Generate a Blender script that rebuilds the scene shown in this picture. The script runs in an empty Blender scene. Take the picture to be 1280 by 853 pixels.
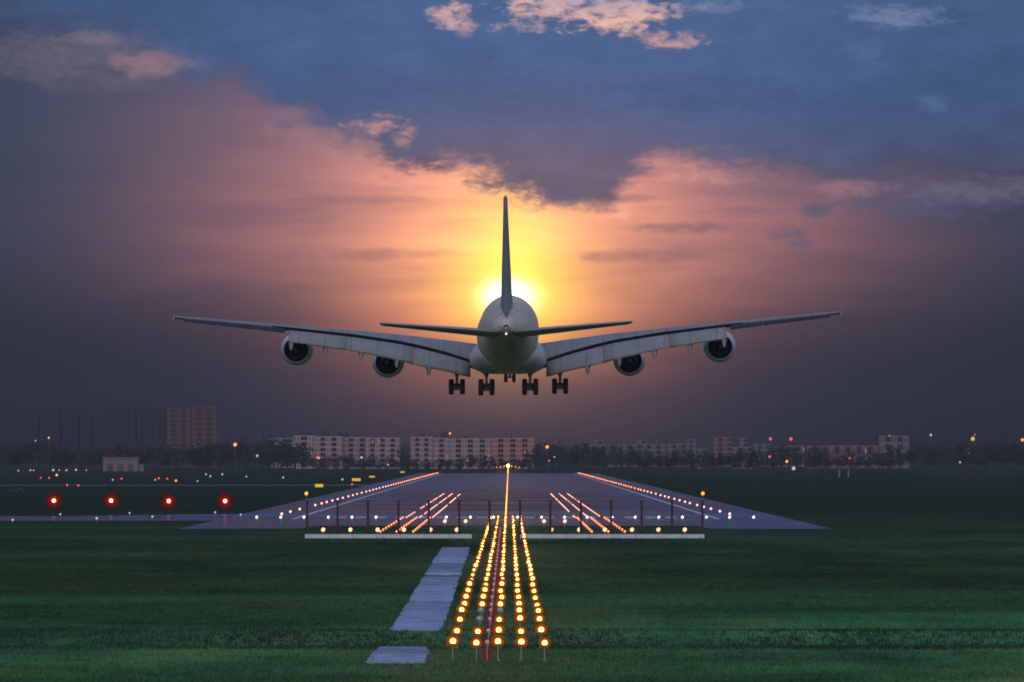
import bpy, bmesh, math, random
import numpy as np
from mathutils import Vector, Matrix

R = math.radians
SC = bpy.context.scene
COL = SC.collection
rnd = random.Random(7)

# ------------------------------------------------------------------ camera
F = 11170.0            # focal length in pixels of a 1280 px wide frame (about 314 mm)
CAMX, CAMZ = 0.556, 11.0
XV, HZ = 636.2, 566.0  # where the runway vanishes / the horizon, used only to survey distances
cam = bpy.data.cameras.new('camera')
cam.sensor_width = 36.0
cam.lens = 36.0 * F / 1280.0
cam.clip_start = 1.0
cam.clip_end = 60000.0
cam_ob = bpy.data.objects.new('camera', cam)
COL.objects.link(cam_ob)
cam_ob.location = (CAMX, 0, CAMZ)
cam_ob.rotation_euler = (R(90) + math.atan((HZ - 426.5) / F), 0, -math.atan((640 - XV) / F))
SC.camera = cam_ob

# ------------------------------------------------------------------ colour / node helpers
def lin(r, g, b):
    f = lambda c: (c / 12.92 if c <= 0.04045 else ((c + 0.055) / 1.055) ** 2.4)
    return (f(r / 255), f(g / 255), f(b / 255))

class NT:
    """small wrapper that writes shader math"""
    def __init__(self, tree):
        self.t = tree
    def node(self, kind, **kw):
        n = self.t.nodes.new(kind)
        for k, v in kw.items():
            setattr(n, k, v)
        return n
    def put(self, sock, v):
        if v is None:
            return
        if hasattr(v, 'is_output') or isinstance(v, bpy.types.NodeSocket):
            self.t.links.new(v, sock)
        else:
            sock.default_value = v
    def m(self, op, a, b=None, c=None, clamp=False):
        n = self.node('ShaderNodeMath', operation=op, use_clamp=clamp)
        self.put(n.inputs[0], a); self.put(n.inputs[1], b); self.put(n.inputs[2], c)
        return n.outputs[0]
    def add(self, a, b): return self.m('ADD', a, b)
    def sub(self, a, b): return self.m('SUBTRACT', a, b)
    def mul(self, a, b): return self.m('MULTIPLY', a, b)
    def div(self, a, b): return self.m('DIVIDE', a, b)
    def exp(self, a): return self.m('EXPONENT', a)
    def smooth(self, v, lo, hi):
        n = self.node('ShaderNodeMapRange', interpolation_type='SMOOTHSTEP')
        self.put(n.inputs[0], v); self.put(n.inputs[1], lo); self.put(n.inputs[2], hi)
        return n.outputs[0]
    def mix(self, f, a, b):
        n = self.node('ShaderNodeMix', data_type='RGBA')
        self.put(n.inputs[0], f)
        self.put(n.inputs[6], (*a, 1) if isinstance(a, tuple) else a)
        self.put(n.inputs[7], (*b, 1) if isinstance(b, tuple) else b)
        return n.outputs[2]
    def vscale(self, col, f):
        n = self.node('ShaderNodeVectorMath', operation='SCALE')
        self.put(n.inputs[0], col); self.put(n.inputs[3], f)
        return n.outputs[0]
    def vadd(self, a, b):
        n = self.node('ShaderNodeVectorMath', operation='ADD')
        self.put(n.inputs[0], a); self.put(n.inputs[1], b)
        return n.outputs[0]
    def noise(self, vec, scale, detail=4, rough=0.55, dist=0.0):
        n = self.node('ShaderNodeTexNoise')
        self.put(n.inputs['Vector'], vec)
        n.inputs['Scale'].default_value = scale
        n.inputs['Detail'].default_value = detail
        n.inputs['Roughness'].default_value = rough
        n.inputs['Distortion'].default_value = dist
        return n.outputs[0]
    def ramp(self, f, stops, interp='LINEAR'):
        n = self.node('ShaderNodeValToRGB')
        n.color_ramp.interpolation = interp
        e = n.color_ramp.elements
        while len(e) < len(stops): e.new(0.5)
        for i, (p, c) in enumerate(stops):
            e[i].position = p; e[i].color = (*c, 1)
        self.put(n.inputs[0], f)
        return n.outputs[0]

# ------------------------------------------------------------------ sky
DEG = 180 / math.pi / F                 # degrees per surveyed pixel
A = lambda px: (px - XV) * DEG          # azimuth in degrees
E = lambda py: (HZ - py) * DEG          # elevation in degrees
SUN_AZ, SUN_EL = A(636), E(371)

world = bpy.data.worlds.new('World')
SC.world = world
world.use_nodes = True
wt = world.node_tree
wt.nodes.clear()
w = NT(wt)
tc = w.node('ShaderNodeTexCoord').outputs['Generated']
sep = w.node('ShaderNodeSeparateXYZ'); wt.links.new(tc, sep.inputs[0])
dx, dy, dz = sep.outputs
az = w.mul(w.m('ARCTAN2', dx, dy), 180 / math.pi)
el = w.mul(w.m('ARCSINE', dz), 180 / math.pi)
# cloud noise lives on the sphere of directions (degrees), flattened like layered cloud
mp = w.node('ShaderNodeMapping'); wt.links.new(tc, mp.inputs[0])
mp.inputs['Scale'].default_value = (57.3, 57.3, 57.3 * 2.2)
cv = mp.outputs[0]
mp2 = w.node('ShaderNodeMapping'); wt.links.new(tc, mp2.inputs[0])
mp2.inputs['Scale'].default_value = (57.3, 57.3, 57.3 * 7.0)
sv = mp2.outputs[0]
n_big = w.noise(cv, 1.1, 6, 0.6, 0.3)
n_mid = w.noise(cv, 3.2, 6, 0.62, 0.2)
n_streak = w.noise(sv, 0.62, 5, 0.55, 0.4)
n_soft = w.noise(cv, 0.45, 3, 0.5)
n_fine = w.noise(cv, 9.0, 7, 0.65, 0.3)
c_fine = w.sub(n_fine, 0.5)
c_big = w.sub(n_big, 0.5); c_mid = w.sub(n_mid, 0.5); c_st = w.sub(n_streak, 0.5); c_so = w.sub(n_soft, 0.5)

def blob(px, py, rx, ry):
    a = w.div(w.sub(az, A(px)), rx * DEG)
    b = w.div(w.sub(el, E(py)), ry * DEG)
    return w.add(w.mul(a, a), w.mul(b, b))
def gauss(px, py, rx, ry): return w.exp(w.mul(blob(px, py, rx, ry), -1.0))

# lower, lit layer of the sky below the cloud deck
lower = w.ramp(w.m('DIVIDE', el, 6.0, clamp=True), [
    (0.0, lin(35, 37, 49)), (E(500) / 6, lin(41, 43, 57)), (E(400) / 6, lin(57, 60, 77)),
    (E(300) / 6, lin(72, 77, 100)), (E(150) / 6, lin(74, 86, 112)), (1.0, lin(66, 90, 132))])
daz = w.sub(az, A(640))
lower = w.vscale(lower, w.add(0.52, w.mul(w.exp(w.mul(w.m('POWER', w.div(daz, 600 * DEG), 2.0), -1.0)), 0.50)))
wid = w.add(242 * DEG, w.mul(w.smooth(daz, 0.0, 1.2), 40 * DEG))
lor = w.div(1.0, w.add(1.0, w.m('POWER', w.m('ABSOLUTE', w.div(daz, wid)), 2.0)))
cut = w.exp(w.mul(w.m('POWER', w.m('ABSOLUTE', w.div(daz, 520 * DEG)), 4.0), -1.0))
dv = w.sub(el, E(285))
below = w.m('MINIMUM', dv, 0.0); above = w.m('MAXIMUM', dv, 0.0)
vert = w.mul(w.exp(w.mul(w.m('POWER', w.div(below, 101 * DEG), 2.0), -1.0)),
             w.exp(w.mul(w.m('POWER', w.div(above, 260 * DEG), 2.0), -1.0)))
streak = w.m('ADD', w.mul(c_st, 1.5), 1.0)
pink = w.mul(w.mul(w.mul(lor, cut), vert), w.mul(streak, 0.68))
low = w.vadd(lower, w.vscale((1.0, 0.31, 0.18), pink))
low = w.vadd(low, w.vscale((1.0, 0.40, 0.03), w.mul(w.mul(gauss(638, 305, 165, 110), 0.72), streak)))
low = w.vadd(low, w.vscale((0.6, 0.62, -0.10), w.mul(gauss(640, 318, 66, 100), 0.55)))
low = w.vadd(low, w.vscale((1.0, 0.80, -0.05), w.mul(gauss(640, 368, 74, 52), 0.5)))
low = w.vadd(low, w.vscale((1.0, 0.95, 0.75), w.mul(gauss(636, 371, 25, 18), 3.2)))
low = w.vadd(low, w.vscale((1.0, 0.26, 0.12), w.mul(w.mul(gauss(640, 412, 160, 56), 0.42), streak)))
low = w.vadd(low, w.vscale((1.0, 0.48, 0.42), w.mul(gauss(640, 500, 240, 70), 0.055)))

# the blue-grey deck above
deck = w.ramp(w.m('DIVIDE', el, 6.0, clamp=True), [
    (0.0, lin(80, 82, 112)), (E(230) / 6, lin(84, 86, 112)), (E(130) / 6, lin(72, 96, 138)),
    (E(0) / 6, lin(72, 98, 138)), (1.0, lin(66, 94, 134))])
deck = w.vscale(deck, w.add(1.0, w.add(w.add(w.mul(c_so, 0.5), w.mul(c_big, 0.6)), w.mul(c_mid, 0.45))))
side = w.exp(w.mul(w.m('POWER', w.div(w.sub(az, A(720)), 640 * DEG), 2.0), -1.0))
deck = w.vscale(deck, w.add(0.72, w.mul(side, 0.36)))
deck = w.vadd(deck, w.vscale((1.0, 0.30, -0.15), w.mul(gauss(660, 230, 230, 105), 0.085)))

fc = w.node('ShaderNodeFloatCurve')
BX0, BX1, BE = -5.0, 5.0, 4.0
edge_pts = [(-300, 20), (0, 10), (90, 38), (175, 62), (232, 98), (275, 104), (340, 140), (400, 160),
            (470, 186), (520, 214), (575, 212), (640, 236), (690, 254), (740, 256), (772, 240), (795, 218),
            (822, 200), (900, 203), (1000, 222), (1075, 236), (1140, 226), (1280, 214), (1560, 20)]
cur = fc.mapping.curves[0]
pts = [(max(0, min(1, (A(x) - BX0) / (BX1 - BX0))), max(0, min(1, E(y) / BE))) for x, y in edge_pts]
while len(cur.points) < len(pts): cur.points.new(0.5, 0.5)
for p, (a, b) in zip(cur.points, pts):
    p.location = (a, b); p.handle_type = 'AUTO_CLAMPED'
fc.mapping.update()
wt.links.new(w.m('DIVIDE', w.sub(w.add(az, w.add(w.mul(c_st, 0.55), w.mul(c_fine, 0.16))), BX0), BX1 - BX0, clamp=True), fc.inputs[1])
edge = w.mul(fc.outputs[0], BE)
soft = w.add(0.125, w.add(w.mul(w.m('MAXIMUM', w.mul(az, -1.0), 0.0), 0.045),
                         w.mul(w.smooth(az, A(1000), A(1200)), 0.04)))
rag = w.add(w.sub(el, edge), w.add(w.add(w.mul(c_big, 0.24), w.mul(c_mid, 0.40)), w.mul(c_fine, 0.17)))
mask = w.smooth(w.div(rag, soft), -1.0, 1.0)
# lit rim just under the ragged edge of the deck
rim = w.exp(w.mul(w.m('POWER', w.div(w.add(rag, 0.07), 0.085), 2.0), -1.0))
rim = w.mul(rim, w.mul(w.smooth(n_mid, 0.36, 0.70), gauss(690, 190, 260, 160)))
low = w.vadd(low, w.vscale((1.0, 0.52, 0.34), w.mul(rim, 0.30)))
sky = w.mix(mask, low, deck)

def wisp(px, py, rx, ry, colour, amount, grain=1.6):
    global sky
    v = w.sub(1.0, blob(px, py, rx, ry))
    v = w.add(v, w.add(w.mul(c_mid, grain * 2.4), w.mul(c_fine, grain * 2.2)))
    sky = w.mix(w.mul(w.smooth(v, -0.2, 1.5), amount), sky, colour)
# small dark clouds against the glow
wisp(520, 207, 56, 13, lin(104, 88, 112), 0.85, 1.5)
wisp(690, 236, 120, 26, lin(104, 92, 116), 0.6, 1.3)
wisp(1000, 238, 90, 14, lin(124, 104, 124), 0.6, 1.5)
wisp(1180, 262, 110, 22, lin(82, 88, 116), 0.6, 1.4)
wisp(1021, 263, 26, 11, lin(92, 90, 116), 0.85, 1.1)
wisp(984, 292, 26, 13, lin(98, 92, 116), 0.75, 1.1)
wisp(1000, 306, 20, 8, lin(104, 94, 116), 0.7, 1.1)
wisp(862, 285, 64, 9, lin(112, 92, 110), 0.85, 1.0)
wisp(778, 248, 48, 8, lin(112, 92, 112), 0.85, 0.6)
wisp(800, 218, 36, 6, lin(128, 102, 118), 0.7, 0.7)
wisp(930, 262, 80, 7, lin(128, 102, 118), 0.5, 0.9)
wisp(455, 250, 110, 7, lin(140, 102, 110), 0.5, 0.8)
wisp(470, 318, 120, 9, lin(140, 98, 104), 0.5, 0.8)
wisp(790, 320, 100, 10, lin(140, 100, 108), 0.55, 0.8)
wisp(910, 238, 60, 9, lin(140, 108, 120), 0.45, 1.0)
wisp(1110, 262, 70, 16, lin(88, 90, 118), 0.6, 1.0)
wisp(1215, 236, 120, 20, lin(112, 108, 132), 0.6, 1.0)
wisp(1060, 236, 60, 14, lin(168, 124, 130), 0.6, 1.1)
wisp(640, 120, 420, 40, lin(74, 86, 120), 0.45, 1.2)
wisp(1020, 130, 260, 45, lin(66, 84, 120), 0.45, 1.2)
# small bright clouds above the deck
wisp(565, 22, 32, 20, lin(215, 172, 168), 0.95, 1.9)
wisp(580, 38, 14, 10, lin(180, 150, 160), 0.7, 1.6)
wisp(735, 8, 118, 34, lin(244, 192, 172), 0.95, 1.8)
wisp(668, 30, 40, 14, lin(190, 156, 164), 0.7, 1.8)
wisp(880, 6, 60, 14, lin(130, 134, 164), 0.6, 1.6)
wisp(745, -4, 88, 26, lin(168, 156, 182), 0.85, 1.2)
wisp(838, 50, 42, 13, lin(205, 158, 160), 0.85, 1.9)
wisp(1120, 22, 80, 16, lin(122, 142, 174), 0.65, 1.7)
wisp(1165, 132, 30, 16, lin(88, 112, 152), 0.6, 1.6)
wisp(1080, 70, 26, 34, lin(84, 110, 150), 0.5, 1.6)
wisp(100, 75, 170, 42, lin(122, 112, 126), 0.5, 0.9)
wisp(185, 80, 55, 18, lin(160, 124, 128), 0.6, 1.0)
wisp(110, 48, 45, 11, lin(140, 120, 130), 0.5, 0.9)
wisp(478, 155, 42, 16, lin(206, 150, 140), 0.75, 1.9)
wisp(506, 172, 22, 12, lin(196, 142, 138), 0.6, 1.8)
wisp(362, 142, 30, 10, lin(150, 116, 128), 0.6, 1.6)

# clear dusk sky far above the clouds (physical sky, same sun)
nish = w.node('ShaderNodeTexSky')
nish.sky_type = 'NISHITA'
nish.sun_disc = False
nish.sun_elevation = R(SUN_EL)
nish.sun_rotation = R(SUN_AZ)
nish.dust_density = 3.0
high = w.vadd(w.vscale(nish.outputs[0], 0.04), w.vscale(deck, 0.9))
sky = w.mix(w.mul(w.smooth(el, 10.0, 40.0), 0.7), sky, high)
# unseen sky behind and overhead is brightened, the rear part warmed, as fill light
away = w.smooth(w.mul(dy, -1.0), 0.0, 1.0)
highup = w.smooth(el, 4.0, 45.0)
sky = w.mix(w.mul(away, 0.65), sky, (0.48, 0.44, 0.43))
sky = w.vscale(sky, w.add(1.0, w.add(w.mul(away, 0.9), w.mul(highup, 1.7))))
# below the horizon: dusky earth seen by nothing but reflections
sky = w.mix(w.smooth(el, -0.02, -0.6), sky, lin(30, 32, 44))
bg = w.node('ShaderNodeBackground')
wt.links.new(sky, bg.inputs[0]); bg.inputs[1].default_value = 1.0
wo = w.node('ShaderNodeOutputWorld'); wt.links.new(bg.outputs[0], wo.inputs[0])

sun = bpy.data.lights.new('sun', 'SUN')
sun.energy = 0.03; sun.angle = R(12); sun.color = (1.0, 0.62, 0.30)
sun_ob = bpy.data.objects.new('sun', sun); COL.objects.link(sun_ob)
sd = Vector((math.sin(R(SUN_AZ)) * math.cos(R(SUN_EL)), math.cos(R(SUN_AZ)) * math.cos(R(SUN_EL)), math.sin(R(SUN_EL))))
sun_ob.rotation_euler = sd.to_track_quat('Z', 'Y').to_euler()

SC.render.engine = 'CYCLES'
SC.view_settings.view_transform = 'Standard'
SC.view_settings.look = 'None'
SC.view_settings.exposure = 0.0
SC.view_settings.gamma = 1.0
SC.view_settings.use_curve_mapping = False
cy = SC.cycles
cy.max_bounces = 6; cy.diffuse_bounces = 2; cy.glossy_bounces = 3; cy.transmission_bounces = 2
cy.volume_bounces = 0; cy.transparent_max_bounces = 8
cy.sample_clamp_indirect = 3.0
cy.filter_width = 1.8

# ------------------------------------------------------------------ materials
def mat(name, colour, rough=0.6, metal=0.0, var=0.0, scale=1.0, bump=0.0, spec=0.5, stretch=None, tone=0.0, seams=0.0):
    m = bpy.data.materials.new(name); m.use_nodes = True
    t = m.node_tree; p = t.nodes['Principled BSDF']; q = NT(t)
    p.inputs['Roughness'].default_value = rough
    p.inputs['Metallic'].default_value = metal
    p.inputs['Specular IOR Level'].default_value = spec
    p.inputs['Base Color'].default_value = (*colour, 1)
    if var or bump:
        co = q.node('ShaderNodeTexCoord').outputs['Object']
        if stretch:
            mm = q.node('ShaderNodeMapping'); t.links.new(co, mm.inputs[0]); mm.inputs['Scale'].default_value = stretch
            co = mm.outputs[0]
        n = q.noise(co, scale, 6, 0.6)
        if var:
            lo = tuple(c * (1 - var) for c in colour); hi = tuple(min(1, c * (1 + var)) for c in colour)
            c = q.ramp(n, [(0.3, lo), (0.7, hi)])
            if seams:     # panel joints across the span
                sx = q.node('ShaderNodeSeparateXYZ'); t.links.new(q.node('ShaderNodeTexCoord').outputs['Object'], sx.inputs[0])
                ln = q.m('LESS_THAN', q.m('FRACT', q.div(q.m('ABSOLUTE', sx.outputs[0]), seams)), 0.11 / seams)
                c = q.mix(q.mul(ln, 0.5), c, (0.06, 0.06, 0.06))
            if tone:      # each piece its own shade
                c = q.vscale(c, q.add(1 - tone, q.mul(q.node('ShaderNodeObjectInfo').outputs['Random'], 2 * tone)))
            t.links.new(c, p.inputs['Base Color'])
        if bump:
            b = q.node('ShaderNodeBump'); b.inputs['Strength'].default_value = bump
            t.links.new(n, b.inputs['Height']); t.links.new(b.outputs[0], p.inputs['Normal'])
    return m

def glow(name, colour, strength, sample=True):
    m = bpy.data.materials.new(name); m.use_nodes = True
    t = m.node_tree; t.nodes.clear()
    e = t.nodes.new('ShaderNodeEmission'); e.inputs[0].default_value = (*colour, 1); e.inputs[1].default_value = strength
    o = t.nodes.new('ShaderNodeOutputMaterial'); t.links.new(e.outputs[0], o.inputs[0])
    if not sample:
        m.cycles.emission_sampling = 'NONE'
    return m

M = {}
M['white_paint'] = mat('aircraft white paint', (0.66, 0.62, 0.58), 0.38, 0, 0.06, 0.35)
M['wing_grey'] = mat('aircraft wing grey paint', (0.275, 0.265, 0.24), 0.45, 0, 0.16, 0.5, stretch=(1, 0.25, 1), seams=1.9)
M['flap_grey'] = mat('flap grey paint', (0.30, 0.29, 0.27), 0.5, 0, 0.12, 0.6, seams=3.1)
M['stab_grey'] = mat('tailplane grey paint', (0.34, 0.35, 0.36), 0.45, 0, 0.10, 0.5)
M['dark_cove'] = mat('unpainted dark cove', (0.03, 0.03, 0.035), 0.7)  # shade of the flap gap put into the cove colour
M['aileron_grey'] = mat('aileron composite grey', (0.025, 0.025, 0.03), 0.6, 0, 0.1, 0.8)  # near black, much darker than wing and flaps
M['nacelle'] = mat('nacelle white paint', (0.84, 0.85, 0.87), 0.32, 0, 0.05, 0.6)
M['duct'] = mat('engine duct dark metal', (0.02, 0.02, 0.024), 0.5, 0.3)
M['hot_metal'] = mat('heat stained exhaust metal', (0.07, 0.06, 0.055), 0.45, 0.8, 0.2, 1.5)
M['gear'] = mat('gear grey metal', (0.16, 0.16, 0.18), 0.5, 0.3)
M['tyre'] = mat('tyre rubber', (0.018, 0.018, 0.02), 0.8)
M['concrete'] = mat('worn pale concrete', (0.30, 0.345, 0.46), 0.9, 0, 0.48, 0.45, 0.1, spec=0.0, tone=0.3)
M['white_wall'] = mat('white painted concrete', (0.80, 0.81, 0.84), 0.6, 0, 0.12, 0.8)
M['rust_post'] = mat('red oxide painted steel', (0.085, 0.022, 0.026), 0.6, 0, 0.2, 1.5)
M['steel'] = mat('galvanised steel', (0.42, 0.43, 0.45), 0.45, 0.3, 0.1, 2)
M['red_box'] = mat('red painted box', (0.32, 0.014, 0.02), 0.5, 0, 0.12, 3)
M['lamp_off'] = mat('frosted lamp glass', (0.72, 0.70, 0.74), 0.25)
M['black'] = mat('black painted metal', (0.012, 0.012, 0.014), 0.6)
M['trunk'] = mat('bark', (0.05, 0.04, 0.032), 0.9, 0, 0.2, 2)
M['leaf'] = mat('dark foliage', (0.020, 0.028, 0.020), 0.9, 0, 0.35, 0.2)
M['leaf_b'] = mat('dull foliage', (0.026, 0.030, 0.022), 0.9, 0, 0.35, 0.25)
M['dim_plaster'] = mat('dim stained plaster', (0.24, 0.20, 0.21), 0.85, 0, 0.15, 0.2)
M['dim_pink'] = mat('dim pink plaster', (0.30, 0.16, 0.16), 0.85, 0, 0.15, 0.2)
M['flat_cream'] = mat('cream rendered wall', (0.52, 0.36, 0.33), 0.85, 0, 0.12, 0.15)
M['flat_pink'] = mat('pink rendered wall', (0.64, 0.27, 0.25), 0.85, 0, 0.12, 0.15)  # pink of the nearby glow put into the wall colour
M['flat_grey'] = mat('grey rendered wall', (0.30, 0.28, 0.30), 0.85, 0, 0.12, 0.15)
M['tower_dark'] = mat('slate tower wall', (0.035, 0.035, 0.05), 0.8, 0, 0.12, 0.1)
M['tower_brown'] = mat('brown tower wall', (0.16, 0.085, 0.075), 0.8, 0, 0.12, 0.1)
M['pane'] = mat('dark window glass', (0.02, 0.022, 0.03), 0.2)
M['tank'] = mat('black water tank', (0.03, 0.03, 0.04), 0.6)
M['car_paint'] = mat('dark car paint', (0.02, 0.022, 0.03), 0.3)
M['amber_dish'] = mat('amber reflector dish', (0.26, 0.085, 0.012), 0.7, spec=0.0)  # for discs added behind the lamps to form an orange halo
M['red_board'] = mat('red signal board', (0.13, 0.007, 0.004), 0.8, spec=0.1)  # for discs added behind the red bulbs to form a halo
M['amber'] = glow('amber lamp', (1.0, 0.47, 0.09), 7.5)
M['amber_far'] = glow('amber runway lamp', (1.0, 0.36, 0.07), 3.5)
M['orange'] = glow('orange lamp', (1.0, 0.32, 0.03), 2.2)
M['bar'] = glow('warm crossbar lamp', (1.0, 0.44, 0.22), 2.3)
M['white'] = glow('white green threshold lamp', (0.75, 1.0, 0.85), 2.4)
M['pinkish'] = glow('rosy white runway lamp', (1.0, 0.38, 0.24), 3.2)
M['orange_edge'] = glow('orange edge lamp', (1.0, 0.28, 0.07), 3.2)
M['redrow'] = glow('red side row lamp', (1.0, 0.17, 0.05), 4.5)
M['red'] = glow('red signal core', (1.0, 0.16, 0.08), 22)
M['red_lens'] = glow('red signal lens', (1.0, 0.03, 0.015), 0.75)
M['window_glow'] = glow('lit window', (1.0, 0.42, 0.16), 0.55, False)
M['far_white'] = glow('far white lamp', (0.8, 0.85, 1.0), 0.75, False)
M['far_red'] = glow('far red lamp', (1.0, 0.10, 0.10), 1.3, False)
M['far_orange'] = glow('far orange lamp', (1.0, 0.32, 0.10), 2.0, False)
M['far_lime'] = glow('far lime lamp', (0.75, 0.8, 0.05), 0.9, False)
M['sign_glow'] = glow('lit yellow sign face', (1.0, 0.62, 0.05), 0.75, False)

# ------------------------------------------------------------------ object helpers
def link(name, mesh, parent=None):
    o = bpy.data.objects.new(name, mesh); COL.objects.link(o)
    if parent is not None: o.parent = parent
    return o
def mesh_from(bm, name, mats, smooth=False):
    me = bpy.data.meshes.new(name)
    bmesh.ops.recalc_face_normals(bm, faces=bm.faces)
    bm.to_mesh(me); bm.free()
    for m in (mats if isinstance(mats, (list, tuple)) else [mats]): me.materials.append(m)
    if smooth:
        me.polygons.foreach_set('use_smooth', [True] * len(me.polygons))
    return me
def obj(name, bm, mats, parent=None, smooth=False):
    return link(name, mesh_from(bm, name, mats, smooth), parent)
def tag(o, label=None, cat=None, group=None, kind=None):
    if label: o['label'] = label
    if cat: o['category'] = cat
    if group: o['group'] = group
    if kind: o['kind'] = kind
    return o
def empty(name, loc, label=None, cat=None, group=None):
    o = bpy.data.objects.new(name, None); COL.objects.link(o); o.location = loc
    return tag(o, label, cat, group)
def copy_tree(o, parent=None):
    c = o.copy(); COL.objects.link(c)
    if parent is not None: c.parent = parent
    for ch in list(o.children): copy_tree(ch, c)
    return c

def box(bm, c, s, mi=0):
    """box centred at c with full sizes s"""
    x, y, z = c; a, b, d = s[0] / 2, s[1] / 2, s[2] / 2
    v = [bm.verts.new((x + i * a, y + j * b, z + k * d)) for i in (-1, 1) for j in (-1, 1) for k in (-1, 1)]
    for q in ((0, 1, 3, 2), (4, 6, 7, 5), (0, 4, 5, 1), (2, 3, 7, 6), (0, 2, 6, 4), (1, 5, 7, 3)):
        f = bm.faces.new([v[i] for i in q]); f.material_index = mi
def tube(bm, p0, p1, r0, r1=None, n=8, mi=0, cap=True):
    p0, p1 = Vector(p0), Vector(p1); r1 = r0 if r1 is None else r1
    d = (p1 - p0).normalized(); u = d.orthogonal().normalized(); v = d.cross(u)
    ring = lambda p, r: [bm.verts.new(p + (u * math.cos(2 * math.pi * k / n) + v * math.sin(2 * math.pi * k / n)) * r) for k in range(n)]
    a, b = ring(p0, r0), ring(p1, r1)
    for k in range(n):
        f = bm.faces.new((a[k], a[(k + 1) % n], b[(k + 1) % n], b[k])); f.material_index = mi
    if cap:
        bm.faces.new(a[::-1]).material_index = mi; bm.faces.new(b).material_index = mi
def ball(bm, c, r, sub=1, mi=0, sz=1.0):
    res = bmesh.ops.create_icosphere(bm, subdivisions=sub, radius=r, matrix=Matrix.Translation(c) @ Matrix.Diagonal((1, 1, sz, 1)))
    fs = set()
    for v in res['verts']: fs.update(v.link_faces)
    for f in fs: f.material_index = mi
def loft(bm, rings, cap=True, closed=True, mi=0):
    vs = [[bm.verts.new(p) for p in r] for r in rings]
    n = len(vs[0])
    for a, b in zip(vs, vs[1:]):
        for k in range(n if closed else n - 1):
            f = bm.faces.new((a[k], a[(k + 1) % n], b[(k + 1) % n], b[k])); f.material_index = mi
    if cap and closed:
        bm.faces.new(vs[0][::-1]).material_index = mi; bm.faces.new(vs[-1]).material_index = mi
    return vs
def lathe(bm, prof, axis_o, n=28, mi=0):
    """profile of (y, radius) turned round the Y axis through axis_o"""
    rings = [[Vector(axis_o) + Vector((r * math.cos(2 * math.pi * k / n), y, r * math.sin(2 * math.pi * k / n))) for k in range(n)] for y, r in prof]
    return loft(bm, rings, cap=False, mi=mi)
def sheet(bm, corners, mi=0):
    f = bm.faces.new([bm.verts.new(c) for c in corners]); f.material_index = mi

def PX(px, d): return CAMX + (px - XV) * d / F           # world x at distance d
def PZ(py, d): return CAMZ + (HZ - py) * d / F           # world z at distance d
def DG(py): return CAMZ * F / (py - HZ)                  # distance of a ground point
ORD = ['nearest', 'second nearest', 'third nearest', 'fourth nearest', 'fifth nearest', 'sixth nearest', 'seventh nearest', 'eighth nearest']

# ------------------------------------------------------------------ ground, pavement
def ground_material():
    m = bpy.data.materials.new('grass ground'); m.use_nodes = True
    t = m.node_tree; p = t.nodes['Principled BSDF']; q = NT(t)
    co = q.node('ShaderNodeTexCoord').outputs['Object']
    ml = q.node('ShaderNodeMapping'); t.links.new(co, ml.inputs[0]); ml.inputs['Scale'].default_value = (1, 0.16, 1)
    n1 = q.noise(ml.outputs[0], 0.05, 7, 0.66, 0.6); n2 = q.noise(co, 0.35, 6, 0.65); n3 = q.noise(co, 0.006, 4, 0.5)
    c = q.ramp(n1, [(0.30, (0.024, 0.062, 0.026)), (0.43, (0.040, 0.118, 0.050)), (0.55, (0.058, 0.155, 0.062)), (0.70, (0.130, 0.180, 0.070))])
    c = q.vscale(c, q.add(0.60, q.mul(n2, 0.85)))
    n4 = q.noise(co, 0.014, 5, 0.6, 0.3)
    c = q.mix(q.smooth(n4, 0.40, 0.66), q.vscale(c, 0.68), q.vscale(c, 1.25))
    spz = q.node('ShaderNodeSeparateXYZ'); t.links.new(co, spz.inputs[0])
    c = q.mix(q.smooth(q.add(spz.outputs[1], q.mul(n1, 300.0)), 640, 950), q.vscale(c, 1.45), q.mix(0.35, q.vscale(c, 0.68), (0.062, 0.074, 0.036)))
    n5 = q.noise(co, 0.11, 5, 0.65, 0.5)
    c = q.vscale(c, q.sub(1.0, q.mul(q.smooth(n5, 0.56, 0.68), 0.45)))
    # the unmown field further out is duller and darker
    spy = q.node('ShaderNodeSeparateXYZ'); t.links.new(co, spy.inputs[0])
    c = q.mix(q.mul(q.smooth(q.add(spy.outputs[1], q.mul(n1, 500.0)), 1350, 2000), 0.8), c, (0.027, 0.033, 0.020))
    # warm lamp spill painted into the grass along the approach lights
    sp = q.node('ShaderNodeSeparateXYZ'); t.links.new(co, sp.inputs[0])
    lamp_spill = q.exp(q.mul(q.m('POWER', q.div(q.add(sp.outputs[0], 0.6), 7.5), 2.0), -1.0))  # falloff of the painted lamp spill to either side
    c = q.mix(q.mul(lamp_spill, q.mul(q.smooth(n1, 0.36, 0.60), 0.7)), c, (0.150, 0.160, 0.070))
    t.links.new(c, p.inputs['Base Color'])
    p.inputs['Roughness'].default_value = 1.0
    p.inputs['Specular IOR Level'].default_value = 0.0
    b = q.node('ShaderNodeBump'); b.inputs['Strength'].default_value = 0.5; b.inputs['Distance'].default_value = 0.4
    t.links.new(n2, b.inputs['Height']); t.links.new(b.outputs[0], p.inputs['Normal'])
    return m
M['ground'] = ground_material()

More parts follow.
